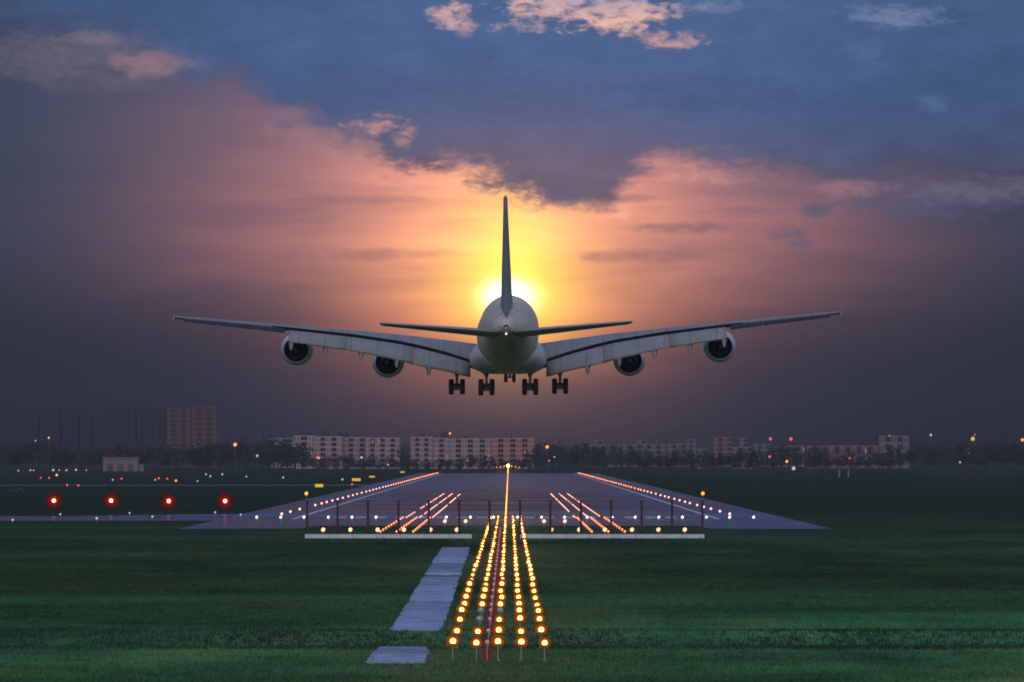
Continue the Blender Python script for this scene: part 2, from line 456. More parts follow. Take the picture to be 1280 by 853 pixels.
def pavement_material():
    m = bpy.data.materials.new('damp pavement'); m.use_nodes = True
    t = m.node_tree; t.nodes.clear(); q = NT(t)
    co = q.node('ShaderNodeTexCoord').outputs['Object']
    n1 = q.noise(co, 0.010, 6, 0.6, 0.3); n2 = q.noise(co, 0.15, 5, 0.6)
    c = q.ramp(n1, [(0.36, (0.026, 0.044, 0.090)), (0.5, (0.048, 0.080, 0.165)), (0.62, (0.105, 0.155, 0.290))])
    c = q.vscale(c, q.add(0.8, q.mul(n2, 0.4)))
    # tyre rubber laid down in the touchdown zone
    sp = q.node('ShaderNodeSeparateXYZ'); t.links.new(co, sp.inputs[0])
    mm = q.node('ShaderNodeMapping'); t.links.new(co, mm.inputs[0]); mm.inputs['Scale'].default_value = (0.9, 0.004, 1)
    n3 = q.noise(mm.outputs[0], 1.0, 4, 0.6)
    rub = q.mul(q.mul(q.smooth(sp.outputs[1], 1560, 1760), q.smooth(sp.outputs[1], 2900, 2250)), q.exp(q.mul(q.m('POWER', q.div(sp.outputs[0], 30.0), 2.0), -1.0)))
    c = q.mix(q.mul(rub, q.add(0.25, q.mul(n3, 0.9))), c, (0.035, 0.040, 0.060))
    d = q.node('ShaderNodeBsdfDiffuse'); t.links.new(c, d.inputs[0])
    g = q.node('ShaderNodeBsdfGlossy'); g.inputs[1].default_value = 0.085
    bm_ = q.node('ShaderNodeBump'); bm_.inputs['Strength'].default_value = 0.05; bm_.inputs['Distance'].default_value = 0.05
    t.links.new(n2, bm_.inputs['Height']); t.links.new(bm_.outputs[0], g.inputs['Normal'])
    x = q.node('ShaderNodeMixShader'); t.links.new(q.add(0.035, q.mul(q.smooth(n1, 0.56, 0.40), 0.055)), x.inputs[0])
    t.links.new(d.outputs[0], x.inputs[1]); t.links.new(g.outputs[0], x.inputs[2])
    o = q.node('ShaderNodeOutputMaterial'); t.links.new(x.outputs[0], o.inputs[0])
    return m
M['asphalt'] = pavement_material()

DITCH0, DITCH1 = 506.0, 544.0
bm = bmesh.new()
prof = [(-2000, 0), (300, 0), (DITCH0 - 6, 0), (DITCH0 + 4, -0.55), (DITCH1 - 8, -0.65), (DITCH1, 0.12), (DITCH1 + 12, 0.0), (1150, 0), (5000, 0), (30000, 0)]
xs = [-12000, -2000, -200, 0, 200, 2000, 12000]
vs = [[bm.verts.new((x, y, z)) for x in xs] for y, z in prof]
for a, b in zip(vs, vs[1:]):
    for k in range(len(xs) - 1):
        bm.faces.new((a[k], a[k + 1], b[k + 1], b[k]))
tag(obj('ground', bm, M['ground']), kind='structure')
def gz(y):
    return float(np.interp(y, [a for a, _ in prof], [b for _, b in prof]))

bm = bmesh.new()
Z1 = 0.05
sheet(bm, [(-47, 1283, Z1), (-29.5, 1286, Z1), (-28.5, 1338, Z1), (28.5, 1338, Z1), (29.5, 1286, Z1), (47, 1283, Z1), (47, 4735, Z1), (-47, 4735, Z1)])
tag(obj('runway', bm, M['asphalt']), kind='structure')
bm = bmesh.new()
sheet(bm, [(-400, 1440, Z1 - 0.02), (-46.9, 1440, Z1 - 0.02), (-46.9, 1600, Z1 - 0.02), (-56, 1585, Z1 - 0.02), (-75, 1545, Z1 - 0.02), (-400, 1530, Z1 - 0.02)])
tag(obj('taxiway', bm, M['asphalt']), kind='structure')
bm = bmesh.new()
sheet(bm, [(-400, 2960, Z1 - 0.02), (-46.9, 2960, Z1 - 0.02), (-46.9, 3060, Z1 - 0.02), (-400, 3005, Z1 - 0.02)])
tag(obj('taxiway', bm, M['asphalt']), kind='structure')
# painted edge stripes and threshold bars, worn
M['paint'] = mat('worn white runway paint', (0.42, 0.43, 0.44), 0.45, 0, 0.3, 0.4)
bm = bmesh.new()
for sx in (-1, 1):
    sheet(bm, [(sx * 35 - .5, 1470, Z1 + .02), (sx * 35 + .5, 1470, Z1 + .02), (sx * 35 + .5, 4700, Z1 + .02), (sx * 35 - .5, 4700, Z1 + .02)])
    for k in range(8):
        x = sx * (4 + k * 3.4)
        sheet(bm, [(x - .9, 1490, Z1 + .02), (x + .9, 1490, Z1 + .02), (x + .9, 1525, Z1 + .02), (x - .9, 1525, Z1 + .02)])
tag(obj('runway_marking', bm, M['paint']), kind='structure')

# service path of concrete slabs beside the approach lights
path = empty('path', (0, 0, 0)); tag(path, kind='structure')
def slab(y0, y1, xl0, xr0, xl1, xr1):
    b = bmesh.new(); zt = 0.09 + rnd.uniform(-.015, .03)
    n = 5
    L = [(xl0 + (xl1 - xl0) * k / n + rnd.uniform(-.07, .07), y0 + (y1 - y0) * k / n) for k in range(n + 1)]
    Rr = [(xr0 + (xr1 - xr0) * k / n + rnd.uniform(-.10, .10), y0 + (y1 - y0) * k / n) for k in range(n + 1)]
    poly = L + Rr[::-1]
    top = [b.verts.new((x, y, zt)) for x, y in poly]; bot = [b.verts.new((x, y, -.1)) for x, y in poly]
    b.faces.new(top[::-1])
    for k in range(len(poly)):
        j = (k + 1) % len(poly); b.faces.new((top[k], top[j], bot[j], bot[k]))
    obj('slab', b, M['concrete'], path)
slab(467, 485, -6.9, -3.8, -6.85, -3.8); slab(486.6, 502, -6.85, -3.8, -6.75, -4.0)
y = 546.0
cuts = [546, 578, 612, 652, 690, 737, 786, 815, 842, 880, 930, 980, 1032]
for a, b_ in zip(cuts, cuts[1:]):
    g = 7.0 if a == 652 else 15.0 if a == 786 else 3.0
    f0 = (a - 546) / 486; f1 = (b_ - 546) / 486
    slab(a + g, b_ - .2, -6.75 - .45 * f0, -3.6 - .3 * f0, -6.75 - .45 * f1, -3.6 - .3 * f1)

# grass tufts: real blades, from the foreground to the crossbar
def grass(n, name, d0, d1, h0, h1, wide, mat_, keep=None, dens=2.0):
    g = np.random.default_rng(5)
    u = g.random(n)
    d = 1.0 / (1 / d0 + u * (1 / d1 - 1 / d0)) if dens == 2 else d0 + u * (d1 - d0)
    x = CAMX + (g.random(n) * 2 - 1) * (d * 0.0573 + 6) 
    ok = ~((x > -6.7) & (x < -3.8) & (((d > 465) & (d < 503)) | ((d > 544) & (d < 1034))))
    ok &= ~((d > 1143) & (d < 1150))
    if dens == 1: ok &= (np.sin(x * .31 + 1.7 * np.sin(x * .11)) + np.sin(d * .4 + x * .07) + g.normal(0, 1.0, n) > -.5)
    d, x = d[ok], x[ok]; n = len(d)
    B = 5
    cx = np.repeat(x, B) + g.normal(0, .16, n * B); cyv = np.repeat(d, B) + g.normal(0, .3, n * B)
    cz = np.interp(cyv, [a for a, _ in prof], [b for _, b in prof])
    h = g.uniform(h0, h1, n * B) * np.repeat(g.uniform(.6, 1.25, n), B)
    ang = g.uniform(0, 2 * np.pi, n * B); wd = g.uniform(.6, 1.2, n * B) * wide
    lx = g.normal(0, .35, n * B) * h; ly = g.normal(0, .35, n * B) * h
    v = np.empty((n * B, 3, 3), np.float32)
    v[:, 0] = np.stack([cx - np.cos(ang) * wd, cyv - np.sin(ang) * wd, cz - .02], 1)
    v[:, 1] = np.stack([cx + np.cos(ang) * wd, cyv + np.sin(ang) * wd, cz - .02], 1)
    v[:, 2] = np.stack([cx + lx, cyv + ly, cz + h], 1)
    me = bpy.data.meshes.new(name)
    N = n * B
    me.vertices.add(N * 3); me.vertices.foreach_set('co', v.reshape(-1))
    me.loops.add(N * 3); me.loops.foreach_set('vertex_index', np.arange(N * 3, dtype=np.int32))
    me.polygons.add(N); me.polygons.foreach_set('loop_start', np.arange(0, N * 3, 3, dtype=np.int32))
    me.update(); me.materials.append(mat_)
    return link(name, me)
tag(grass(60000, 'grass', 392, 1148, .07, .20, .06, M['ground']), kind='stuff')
M['sedge'] = mat('dark wet sedge', (0.022, 0.050, 0.030), 0.95, 0, 0.55, 0.12)  # dark blades carry the ditch's shadow band in their colour
tag(grass(26000, 'ditch_sedge', DITCH0 - 8, DITCH1 + 4, .06, .30, .035, M['sedge'], dens=1), kind='stuff')

# ------------------------------------------------------------------ the airliner
S0 = 36.0                                   # station (metres from the nose) of the origin
def P(x, s, z): return Vector((x, S0 - s, z))
plane = empty('airliner', (PX(635, 1071), 1071, CAMZ + 14.25),
              'large four engined white airliner with landing gear down, seen from behind above the runway', 'airliner')
plane.rotation_euler = (R(2.1), R(-0.4), R(-0.35))

def fuselage_material():
    m = bpy.data.materials.new('fuselage paint'); m.use_nodes = True
    t = m.node_tree; p = t.nodes['Principled BSDF']; q = NT(t)
    co = q.node('ShaderNodeTexCoord').outputs['Object']
    s = q.node('ShaderNodeSeparateXYZ'); t.links.new(co, s.inputs[0])
    n = q.noise(co, 0.45, 6, 0.6); n2 = q.noise(co, 2.2, 4, 0.6)
    c = q.ramp(n, [(0.3, (0.58, 0.47, 0.34)), (0.7, (0.86, 0.73, 0.55))])
    # a thin livery band round the tail and panel joints
    yy = s.outputs[1]
    band = q.m('LESS_THAN', q.m('ABSOLUTE', q.sub(yy, S0 - 52.5)), 0.28)
    c = q.mix(q.mul(band, 0.45), c, (0.42, 0.26, 0.26))
    c = q.vscale(c, q.add(0.86, q.mul(q.noise(co, 5.0, 3, 0.6), 0.28)))
    joint = q.m('LESS_THAN', q.m('FRACT', q.div(yy, 2.6)), 0.035)
    c = q.mix(q.mul(joint, 0.35), c, (0.25, 0.24, 0.23))
    # soot from the tail exhaust and the fluid stains under the tail
    r1 = q.add(q.m('POWER', q.div(q.sub(s.outputs[0], 0.55), 0.75), 2.0), q.m('POWER', q.div(q.sub(s.outputs[2], -0.9), 1.5), 2.0))
    soot = q.mul(q.exp(q.mul(r1, -1.0)), q.mul(q.m('LESS_THAN', yy, S0 - 52), q.add(0.35, q.mul(n2, 0.7))))
    c = q.mix(q.mul(soot, 0.65), c, (0.16, 0.11, 0.075))
    t.links.new(c, p.inputs['Base Color'])
    p.inputs['Roughness'].default_value = 0.42
    return m
M['fuselage'] = fuselage_material()

def egg(s, top, bot, hw, n=40, e=2.15):
    zc = (top + bot) / 2; hh = (top - bot) / 2
    out = []
    for k in range(n):
        a = 2 * math.pi * k / n
        c, sn = math.cos(a), math.sin(a)
        f = lambda v: math.copysign(abs(v) ** (2 / e), v)
        wz = f(sn)
        narrow = 1 - 0.10 * max(0, wz) ** 2
        out.append(P(hw * f(c) * narrow, s, zc + hh * wz))
    return out
bm = bmesh.new()
FUS = [(0, -1.4, -1.8, .25), (.6, -.7, -2.3, 1.0), (2, .3, -3.0, 1.9), (4, 1.7, -3.6, 2.6), (7, 3.1, -4.0, 3.2), (10, 3.9, -4.2, 3.5),
       (13, 4.2, -4.2, 3.65), (46, 4.2, -4.2, 3.65), (49, 4.2, -3.95, 3.62), (52, 4.15, -3.45, 3.5), (55, 4.05, -2.75, 3.25), (58, 3.85, -2.0, 2.9),
       (61, 3.5, -1.2, 2.45), (64, 3.1, -.45, 1.95), (66.5, 2.7, .2, 1.4), (68.5, 2.3, .65, .9), (70, 2.0, 1.0, .5), (70.4, 1.9, 1.1, .42)]
loft(bm, [egg(*r) for r in FUS])
fus = obj('fuselage', bm, M['fuselage'], plane, True)
bm = bmesh.new()
lathe(bm, [(-.30, .36), (-.30, .26), (.5, .24), (.5, .02)], P(0, 70.3, 1.5), 16)
obj('apu_exhaust', bm, M['duct'], fus, True)
bm = bmesh.new(); ball(bm, P(0, 70.1, .78), .13, 1)
obj('tail_light', bm, glow('tail lamp', (1, .95, .9), 1.6, False), fus)

# wing-body fairing
def boxy(s, zc, hw, hh, e, n=40):
    out = []
    for k in range(n):
        a = 2 * math.pi * k / n; c, sn = math.cos(a), math.sin(a)
        f = lambda v: math.copysign(abs(v) ** (2 / e), v)
        out.append(P(hw * f(c) * (1 - 0.15 * max(0, f(sn)) - 0.09 * max(0, -f(sn)) ** 2), s, zc + hh * f(sn)))
    return out
bm = bmesh.new()
loft(bm, [boxy(17, -2.6, 2.4, 1.3, 2.2), boxy(20, -2.5, 3.7, 2.0, 2.6), boxy(25, -2.7, 4.5, 2.05, 3.2), boxy(40, -2.7, 4.62, 2.05, 3.4),
          boxy(45, -2.6, 4.4, 1.95, 3.0), boxy(49, -2.2, 3.6, 1.7, 2.5), boxy(52, -2.0, 2.4, .9, 2.2)])
obj('belly_fairing', bm, M['white_paint'], plane, True)

# wing geometry by span station
WX = [2.5, 4.0, 7.5, 10.8, 13.0, 18.5, 26.0, 33.0, 39.4]
WLE = [18.2, 19.8, 23.2, 26.2, 28.0, 31.8, 36.9, 41.6, 46.2]
WC = [18.6, 17.4, 14.6, 12.2, 10.9, 9.0, 6.9, 5.4, 3.9]
WZ = [-4.0, -3.33, -2.15, -1.25, -.75, .15, 1.10, 1.90, 2.60]
WI = [8.2, 7.6, 5.6, 4.0, 2.8, .9, -.2, -.6, -.8]
WT = [.14, .135, .13, .122, .12, .115, .11, .105, .10]
ip = lambda x, t: float(np.interp(x, WX, t))
def yt(t, th): return 5 * th * (.2969 * math.sqrt(max(t, 0)) - .126 * t - .3516 * t * t + .2843 * t ** 3 - .1015 * t ** 4)
def yu(t, th): return yt(t, th) + .035 * math.sin(math.pi * min(1, t)) * .6
def yl(t, th): return -yt(t, th) * .92 + .035 * math.sin(math.pi * min(1, t)) * .6
CUT = .77
TS = [0, .012, .04, .09, .16, .26, .38, .5, .62, .72]
def wing_ring(x, sd, cut):
    le, c, z0, inc, th = ip(x, WLE), ip(x, WC), ip(x, WZ), R(ip(x, WI)), ip(x, WT)
    ref = yu(.77, th)
    pt = lambda t, yv: P(sd * x, le + t * c, z0 + (.77 - t) * c * math.tan(inc) + (yv - ref) * c)
    up = [pt(t, yu(t, th)) for t in TS + [cut]]
    lo = [pt(t, yl(t, th)) for t in [cut - .05] + TS[:0:-1]]
    return up + lo
def flap_point(x, sd, t, yv, defl, frac_c, drop, aft):
    le, c, z0 = ip(x, WLE), ip(x, WC), ip(x, WZ)
    a = R(defl)
    return P(sd * x, le + .77 * c + aft + t * frac_c * math.cos(a) + yv * frac_c * math.sin(a),
             z0 - drop - t * frac_c * math.sin(a) + yv * frac_c * math.cos(a))
FT = [0, .02, .08, .2, .4, .65, .85, 1.0]
def flap_mesh(sd, x0, x1, cf, defl, drop, aft, n=5, th=.15):
    b = bmesh.new(); rings = []
    for k in range(n + 1):
        x = x0 + (x1 - x0) * k / n
        fc_ = float(np.interp(x, *cf))
        up = [flap_point(x, sd, t, yu(t, th) - yu(.12, th), defl, fc_, drop, aft) for t in FT]
        lo = [flap_point(x, sd, t, yl(t, th) * .6 - yu(.12, th), defl, fc_, drop, aft) for t in FT[-2:0:-1]]
        rings.append(up + lo)
    loft(b, rings)
    return b
CF = ([4.0, 5.0, 10.8, 18.5, 26.2], [3.4, 3.6, 4.25, 3.35, 2.8])

def nacelle(sd, x, s_front, z, parent):
    o = P(sd * x, s_front, z)
    b = bmesh.new()
    outer = [(0, 1.45), (.12, 1.58), (-.15, 1.72), (-.9, 1.90), (-2.0, 1.97), (-3.4, 1.94), (-4.6, 1.80), (-5.8, 1.60), (-6.3, 1.50),
             (-6.3, 1.45), (-5.6, 1.46), (-4.2, 1.5)]
    lathe(b, outer, o)
    e = obj('engine', b, M['nacelle'], parent, True)
    b = bmesh.new()
    lathe(b, [(0, 1.45), (-1.2, 1.46), (-1.3, .4), (-1.1, .05)], o)
    obj('fan', b, M['duct'], e, True)
    b = bmesh.new(); lathe(b, [(-4.2, 1.49), (-4.22, .9)], o)
    obj('duct', b, M['duct'], e, True)
    b = bmesh.new()
    lathe(b, [(-4.2, 1.0), (-5.4, 1.0), (-6.6, .86), (-7.6, .66), (-7.6, .60), (-6.8, .62)], o)
    obj('core_nozzle', b, M['hot_metal'], e, True)
    b = bmesh.new()
    lathe(b, [(-6.8, .46), (-7.6, .40), (-8.4, .2), (-8.9, .03)], o)
    obj('exhaust_cone', b, M['hot_metal'], e, True)
    b = bmesh.new()                               # pylon up to the wing
    le, c, z0 = ip(x, WLE), ip(x, WC), ip(x, WZ)
    zl = z0 - .15
    st = [(s_front + 1.6, z + 1.75, z + 1.95, .12), (s_front + 4.0, z + 1.6, max(zl - .2, z + 2.0), .26), (le + 1.5, z + 1.3, zl + .1, .3), (le + .5 * c, zl - .9, zl - .1, .22), (le + .68 * c, zl - .55, zl - .3, .05)]
    loft(b, [[P(sd * x - wd, s, a), P(sd * x + wd, s, a), P(sd * x + wd, s, t), P(sd * x - wd, s, t)] for s, a, t, wd in st])
    obj('pylon', b, M['white_paint'], e)
    return e

for sd, nm in ((-1, 'left'), (1, 'right')):
    bm = bmesh.new()
    xs_ = [2.5, 4, 5.5, 7.5, 9, 10.8, 13, 15.5, 18.5, 21, 23.5, 26.2]
    xo_ = [26.2, 28, 30.5, 33, 35.5, 37.7, 39.4]
    loft(bm, [wing_ring(x, sd, CUT) for x in xs_ + xo_[1:]])
    bm.faces.ensure_lookup_table()
    wing = link('wing', mesh_from(bm, 'wing', [M['wing_grey'], M['dark_cove']], True), plane)
    # rear cove faces take the dark colour holding the flap gap's shade
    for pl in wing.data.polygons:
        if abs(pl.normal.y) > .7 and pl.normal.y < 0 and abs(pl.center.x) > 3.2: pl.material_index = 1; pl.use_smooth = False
    for x0, x1 in ((4.55, 11.2), (11.26, 19.2), (19.26, 26.05)):
        obj('flap', flap_mesh(sd, x0, x1, CF, 28, .20, .12), M['flap_grey'], wing, True)
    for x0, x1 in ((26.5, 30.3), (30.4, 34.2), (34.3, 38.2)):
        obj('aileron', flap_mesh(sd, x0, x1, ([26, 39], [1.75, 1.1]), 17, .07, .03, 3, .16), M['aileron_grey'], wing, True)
    # outboard fixed trailing strip at the tip
    bm = bmesh.new()
    tip = []
    for x in (38.3, 39.4):
        le, c, z0 = ip(x, WLE), ip(x, WC), ip(x, WZ)
        tip.append([P(sd * x, le + .77 * c + .02, z0 - .01), P(sd * x, le + c, z0 - .04), P(sd * x, le + .77 * c + .02, z0 - .2)])
    loft(bm, tip); obj('tip_edge', bm, M['wing_grey'], wing)
    # wingtip fence
    bm = bmesh.new()
    x = 39.44; le, c, z0 = ip(39.7, WLE), ip(39.7, WC), ip(39.7, WZ)
    for q in (1, -1):
        loft(bm, [[P(sd * x - .06, le + .3, z0 + .1 * q), P(sd * x + .06, le + .3, z0 + .1 * q), P(sd * x + .06, le + c, z0 + .1 * q), P(sd * x - .06, le + c, z0 + .1 * q)],
                  [P(sd * (x + .1) - .03, le + c - .6, z0 + .26 * q), P(sd * (x + .1) + .03, le + c - .6, z0 + .26 * q), P(sd * (x + .1) + .03, le + c + .3, z0 + .26 * q), P(sd * (x + .1) - .03, le + c + .3, z0 + .26 * q)]])
    obj('wingtip_fence', bm, M['white_paint'], wing)
    # flap track fairings
    for x in (9.5, 13.3, 17.5, 21.7, 25.75):
        le, c, z0 = ip(x, WLE), ip(x, WC), ip(x, WZ); f_ = float(np.interp(x, *CF))
        te = flap_point(x, sd, 1.0, 0, 28, f_, .20, .12); te_s, te_z = S0 - te.y, te.z
        bm = bmesh.new()
        axis = [(le + .42 * c, z0 - .60, .05, .05), (le + .52 * c, z0 - .75, .26, .32), (le + .68 * c, z0 - .95, .36, .45), (te_s - 1.6, te_z - .02, .36, .50),
                (te_s - .5, te_z - .40, .30, .46), (te_s + .3, te_z - .78, .2, .32), (te_s + .9, te_z - 1.1, .04, .06)]
        loft(bm, [[P(sd * x + a * math.cos(2 * math.pi * k / 12), s, z + h * math.sin(2 * math.pi * k / 12)) for k in range(12)] for s, z, a, h in axis])
        obj('flap_track_fairing', bm, M['wing_grey'], wing, True)
    nacelle(sd, 14.62, 22.2, -3.55, plane)
    nacelle(sd, 25.40, 30.4, -1.75, plane)
    # tailplane, trimmed nose down
    bm = bmesh.new(); rings = []
    for f in (0, .25, .5, .75, .97, 1.0):
        x = 0.9 + f * 13.75; le = 59.5 + f * 9.3; c = (10.2 - f * 6.1) * (1 if f < 1 else .8); z = .72 + f * 1.36
        a = R(-3.2); th = .10 if f < 1 else .06
        pts_ = [(t, yt(t, th)) for t in TS + [.85, 1.0]] + [(t, -yt(t, th)) for t in [.85] + TS[:0:-1]]
        rings.append([P(sd * x, le + t * c, z + (.5 - t) * c * math.tan(a) + yv * c) for t, yv in pts_])
    loft(bm, rings)
    obj('tailplane', bm, M['stab_grey'], plane, True)

# fin
bm = bmesh.new(); rings = []
for f in (0, .1, .3, .6, .85, .98, 1.0):
    z = 2.6 + f * 14.2; le = 51.5 + f * 13.6; te = 67.2 + f * 4.0; c = te - le; th = (.10 - .025 * f) * (1 if f < 1 else .5)
    pts_ = [(t, yt(t, th)) for t in TS + [.85, 1.0]] + [(t, -yt(t, th)) for t in [.85] + TS[:0:-1]]
    rings.append([P(yv * c, le + t * c, z) for t, yv in pts_])
loft(bm, rings)
fin = obj('fin', bm, M['stab_grey'], plane, True)

# landing gear
wheel_me = {}
def wheel_mesh(r, wd):
    b = bmesh.new()
    prof_ = [(-wd / 2 + .06, .30 * r), (-wd / 2 + .03, .62 * r), (-wd / 2, .78 * r), (-wd / 2 + .02, .93 * r), (-wd / 2 + .10, r), (wd / 2 - .10, r),
             (wd / 2 - .02, .93 * r), (wd / 2, .78 * r), (wd / 2 - .03, .62 * r), (wd / 2 - .06, .30 * r)]
    n = 20
    rings = [[Vector((x, rr * math.cos(2 * math.pi * k / n), rr * math.sin(2 * math.pi * k / n))) for k in range(n)] for x, rr in prof_]
    loft(b, rings)
    return mesh_from(b, 'wheel', M['tyre'], True)
wheel_main, wheel_nose = wheel_mesh(.72, .60), wheel_mesh(.62, .44)
def bogie(x, s, z_low, rows, top, track=1.34, pitch=1.65, tilt=13.0, side=1):
    b = bmesh.new()
    half = (rows - 1) * pitch / 2
    zc = z_low + .70 + half * math.sin(R(tilt))
    tube(b, P(x, s, zc), P(x, s - .15, zc + 1.5), .17, .17, 12)
    tube(b, P(x, s - .15, zc + 1.3), P(x, s - .35, top), .26, .30, 12)
    tube(b, P(x, s - .1, zc + 1.2), P(x - side * .9, s - 1.2, top), .09, .09, 8)
    tube(b, P(x, s - half - .2, zc + (half + .2) * math.sin(R(tilt))), P(x, s + half + .2, zc - (half + .2) * math.sin(R(tilt))), .17, .17, 10)
    for k in range(rows):
        s_ = s - half + k * pitch; z_ = zc - (s_ - s) * math.sin(R(tilt))
        tube(b, P(x - track / 2, s_, z_), P(x + track / 2, s_, z_), .20, .20, 10)
    box(b, P(x + side * .42, s - .35, zc + 1.9), (.05, 1.3, .9))
    g = obj('landing_gear', b, M['gear'], plane)
    for k in range(rows):
        s_ = s - half + k * pitch; z_ = zc - (s_ - s) * math.sin(R(tilt))
        for q in (-1, 1):
            link('wheel', wheel_main, g).location = P(x + q * track / 2, s_, z_)
for sd in (-1, 1):
    bogie(sd * 6.2, 33.6, -7.28, 2, -2.7, side=sd)
    bogie(sd * 2.62, 37.0, -7.28, 3, -3.6, tilt=7.5, side=sd)
bm = bmesh.new()
tube(bm, P(0, 5.2, -6.1), P(0, 5.0, -3.2), .16, .2, 10); tube(bm, P(-.55, 5.2, -6.1), P(.55, 5.2, -6.1), .09, .09, 8)
tube(bm, P(0, 5.2, -5.2), P(0, 7.2, -3.4), .08, .08, 8)
ng = obj('landing_gear', bm, M['gear'], plane)
for q in (-1, 1): link('wheel', wheel_nose, ng).location = P(q * .5, 5.2, -6.1)

# ------------------------------------------------------------------ approach lights
def lamp_things(name, mesh, spots):
    for (x, y, z), label, cat, group in spots:
        o = link(name, mesh); o.location = (x, y, z); tag(o, label, cat, group)

LAMP_R = .15
def approach_light(lit=True):
    r = bpy.data.objects.new('approach_light', None); COL.objects.link(r)
    b = bmesh.new(); tube(b, (0, 0, 0), (0, 0, .86), .028, .024, 8); tube(b, (0, 0, 0), (0, 0, .05), .12, .10, 10)
    obj('post', b, M['steel'], r)
    b = bmesh.new(); tube(b, (0, .02, .84), (0, .02, .90), .07, .09, 10); tube(b, (0, .30, 1.0), (0, .10, 1.0), .10, .20, 14)
    obj('lamp_housing', b, M['steel'], r)
    b = bmesh.new(); ball(b, (0, .03, 1.0), LAMP_R if lit else .10, 2)
    obj('lens', b, M['amber'] if lit else M['lamp_off'], r, True)
    if lit:
        b = bmesh.new(); loft(b, [[Vector((q * math.cos(2 * math.pi * k / 18), y_, 1.0 + q * math.sin(2 * math.pi * k / 18))) for k in range(18)] for y_, q in ((.085, .35), (.09, .24), (.10, .08))], cap=False)
        obj('reflector', b, M['amber_dish'], r, True)  # added disc that catches the bulb's light as a halo
    return r
proto_lit, proto_off = approach_light(), approach_light(False)
far_app = []
for k, st in enumerate((5.0, 7.0, 10.0)):
    b_ = bmesh.new(); tube(b_, (0, 0, 0), (0, 0, .86), .03, .025, 5, 0); ball(b_, (0, 0, 1.0), .135 + .012 * k, 1, 1)
    tube(b_, (0, .08, 1), (0, .12, 1), .28, .2, 12, 2)  # added halo disc behind the bulb
    far_app.append(mesh_from(b_, 'approach_light', [M['steel'], glow('amber lamp', (1.0, 0.45, 0.10), st), M['amber_dish']]))
ROW_X = [-2.40, -1.20, 0, 1.20, 2.40]
ROW_N = ['leftmost', 'second from left', 'middle', 'second from right', 'rightmost']
DIST = [472, 502.6, 538, 567.7, 589.4]
while DIST[-1] < 1430: DIST.append(DIST[-1] + 30)
used_lit = used_off = False
for i, d in enumerate(DIST):
    for j, x in enumerate(ROW_X):
        unlit = (i in (2, 3) and j == 1) or (i == 3 and j == 2)
        row = ROW_N[j] + (' row' if j != 2 else ' row') 
        if unlit:
            o = copy_tree(proto_off) if used_off else proto_off; used_off = True
            lab = {(2, 1): 'unlit white approach lamp, nearer of two in the second row from left',
                   (3, 1): 'unlit white approach lamp, farther of two in the second row from left',
                   (3, 2): 'only unlit white lamp in the middle row of approach lights'}[(i, j)]
        elif i < 8:
            o = copy_tree(proto_lit) if used_lit else proto_lit; used_lit = True
            k = i - sum(1 for ii in range(i) if (ii in (2, 3) and j == 1) or (ii == 3 and j == 2))
            lab = f'glowing amber approach light, {ORD[k]} lit lamp of the {row}'
        else:
            o = link('approach_light', rnd.choice(far_app))
            lab = f'small amber approach lamp in the far crowded stretch of the {row}'
        o.location = (x, d, gz(d) if d < DITCH0 - 6 or d > DITCH1 + 12 else 0.0)
        o.location.x += rnd.uniform(-.04, .04)
        if not unlit:
            o.rotation_euler = (rnd.uniform(-.02, .02), rnd.uniform(-.02, .02), rnd.uniform(-.1, .1)); q_ = rnd.uniform(.93, 1.05); o.scale = (q_, q_, q_)
        if i >= 8: o.location.z = max(-.45, -.45 * (d - 700) / 500) if d > 700 else 0
        tag(o, lab, 'approach light', 'amber approach lights in five rows')

# red flasher boxes between the second and the middle row
def flasher():
    r = bpy.data.objects.new('flasher_light', None); COL.objects.link(r)
    b = bmesh.new(); box(b, (0, .35, .30), (.53, .4, .56)); box(b, (0, .35, .60), (.58, .46, .05))
    for q in (-1, 1):
        for p in (-1, 1): box(b, (q * .2, .35 + p * .12, .01), (.05, .05, .06))
    obj('control_box', b, M['red_box'], r)
    b = bmesh.new(); tube(b, (0, 0, 0), (0, 0, .88), .028, .024, 8)
    obj('post', b, M['steel'], r)
    b = bmesh.new(); tube(b, (0, .22, 1.0), (0, 0, 1.0), .06, .11, 12); ball(b, (0, 0, 1.0), .09, 1)
    obj('lamp_head', b, M['lamp_off'], r)
    return r
fl0 = flasher()
for i, d in enumerate(DIST[:26]):
    o = fl0 if i == 0 else copy_tree(fl0)
    o.location = (-.6, d, 0)
    if d > 700: o.location.z = max(-.25, -.25 * (d - 700) / 500)
    tag(o, (f'unlit white flasher lamp over a red box, {ORD[i]} in its line' if i < 8 else
            'small red box with white flasher lamp in the far stretch of its line'), 'flasher light', 'red flasher boxes along the approach lights')

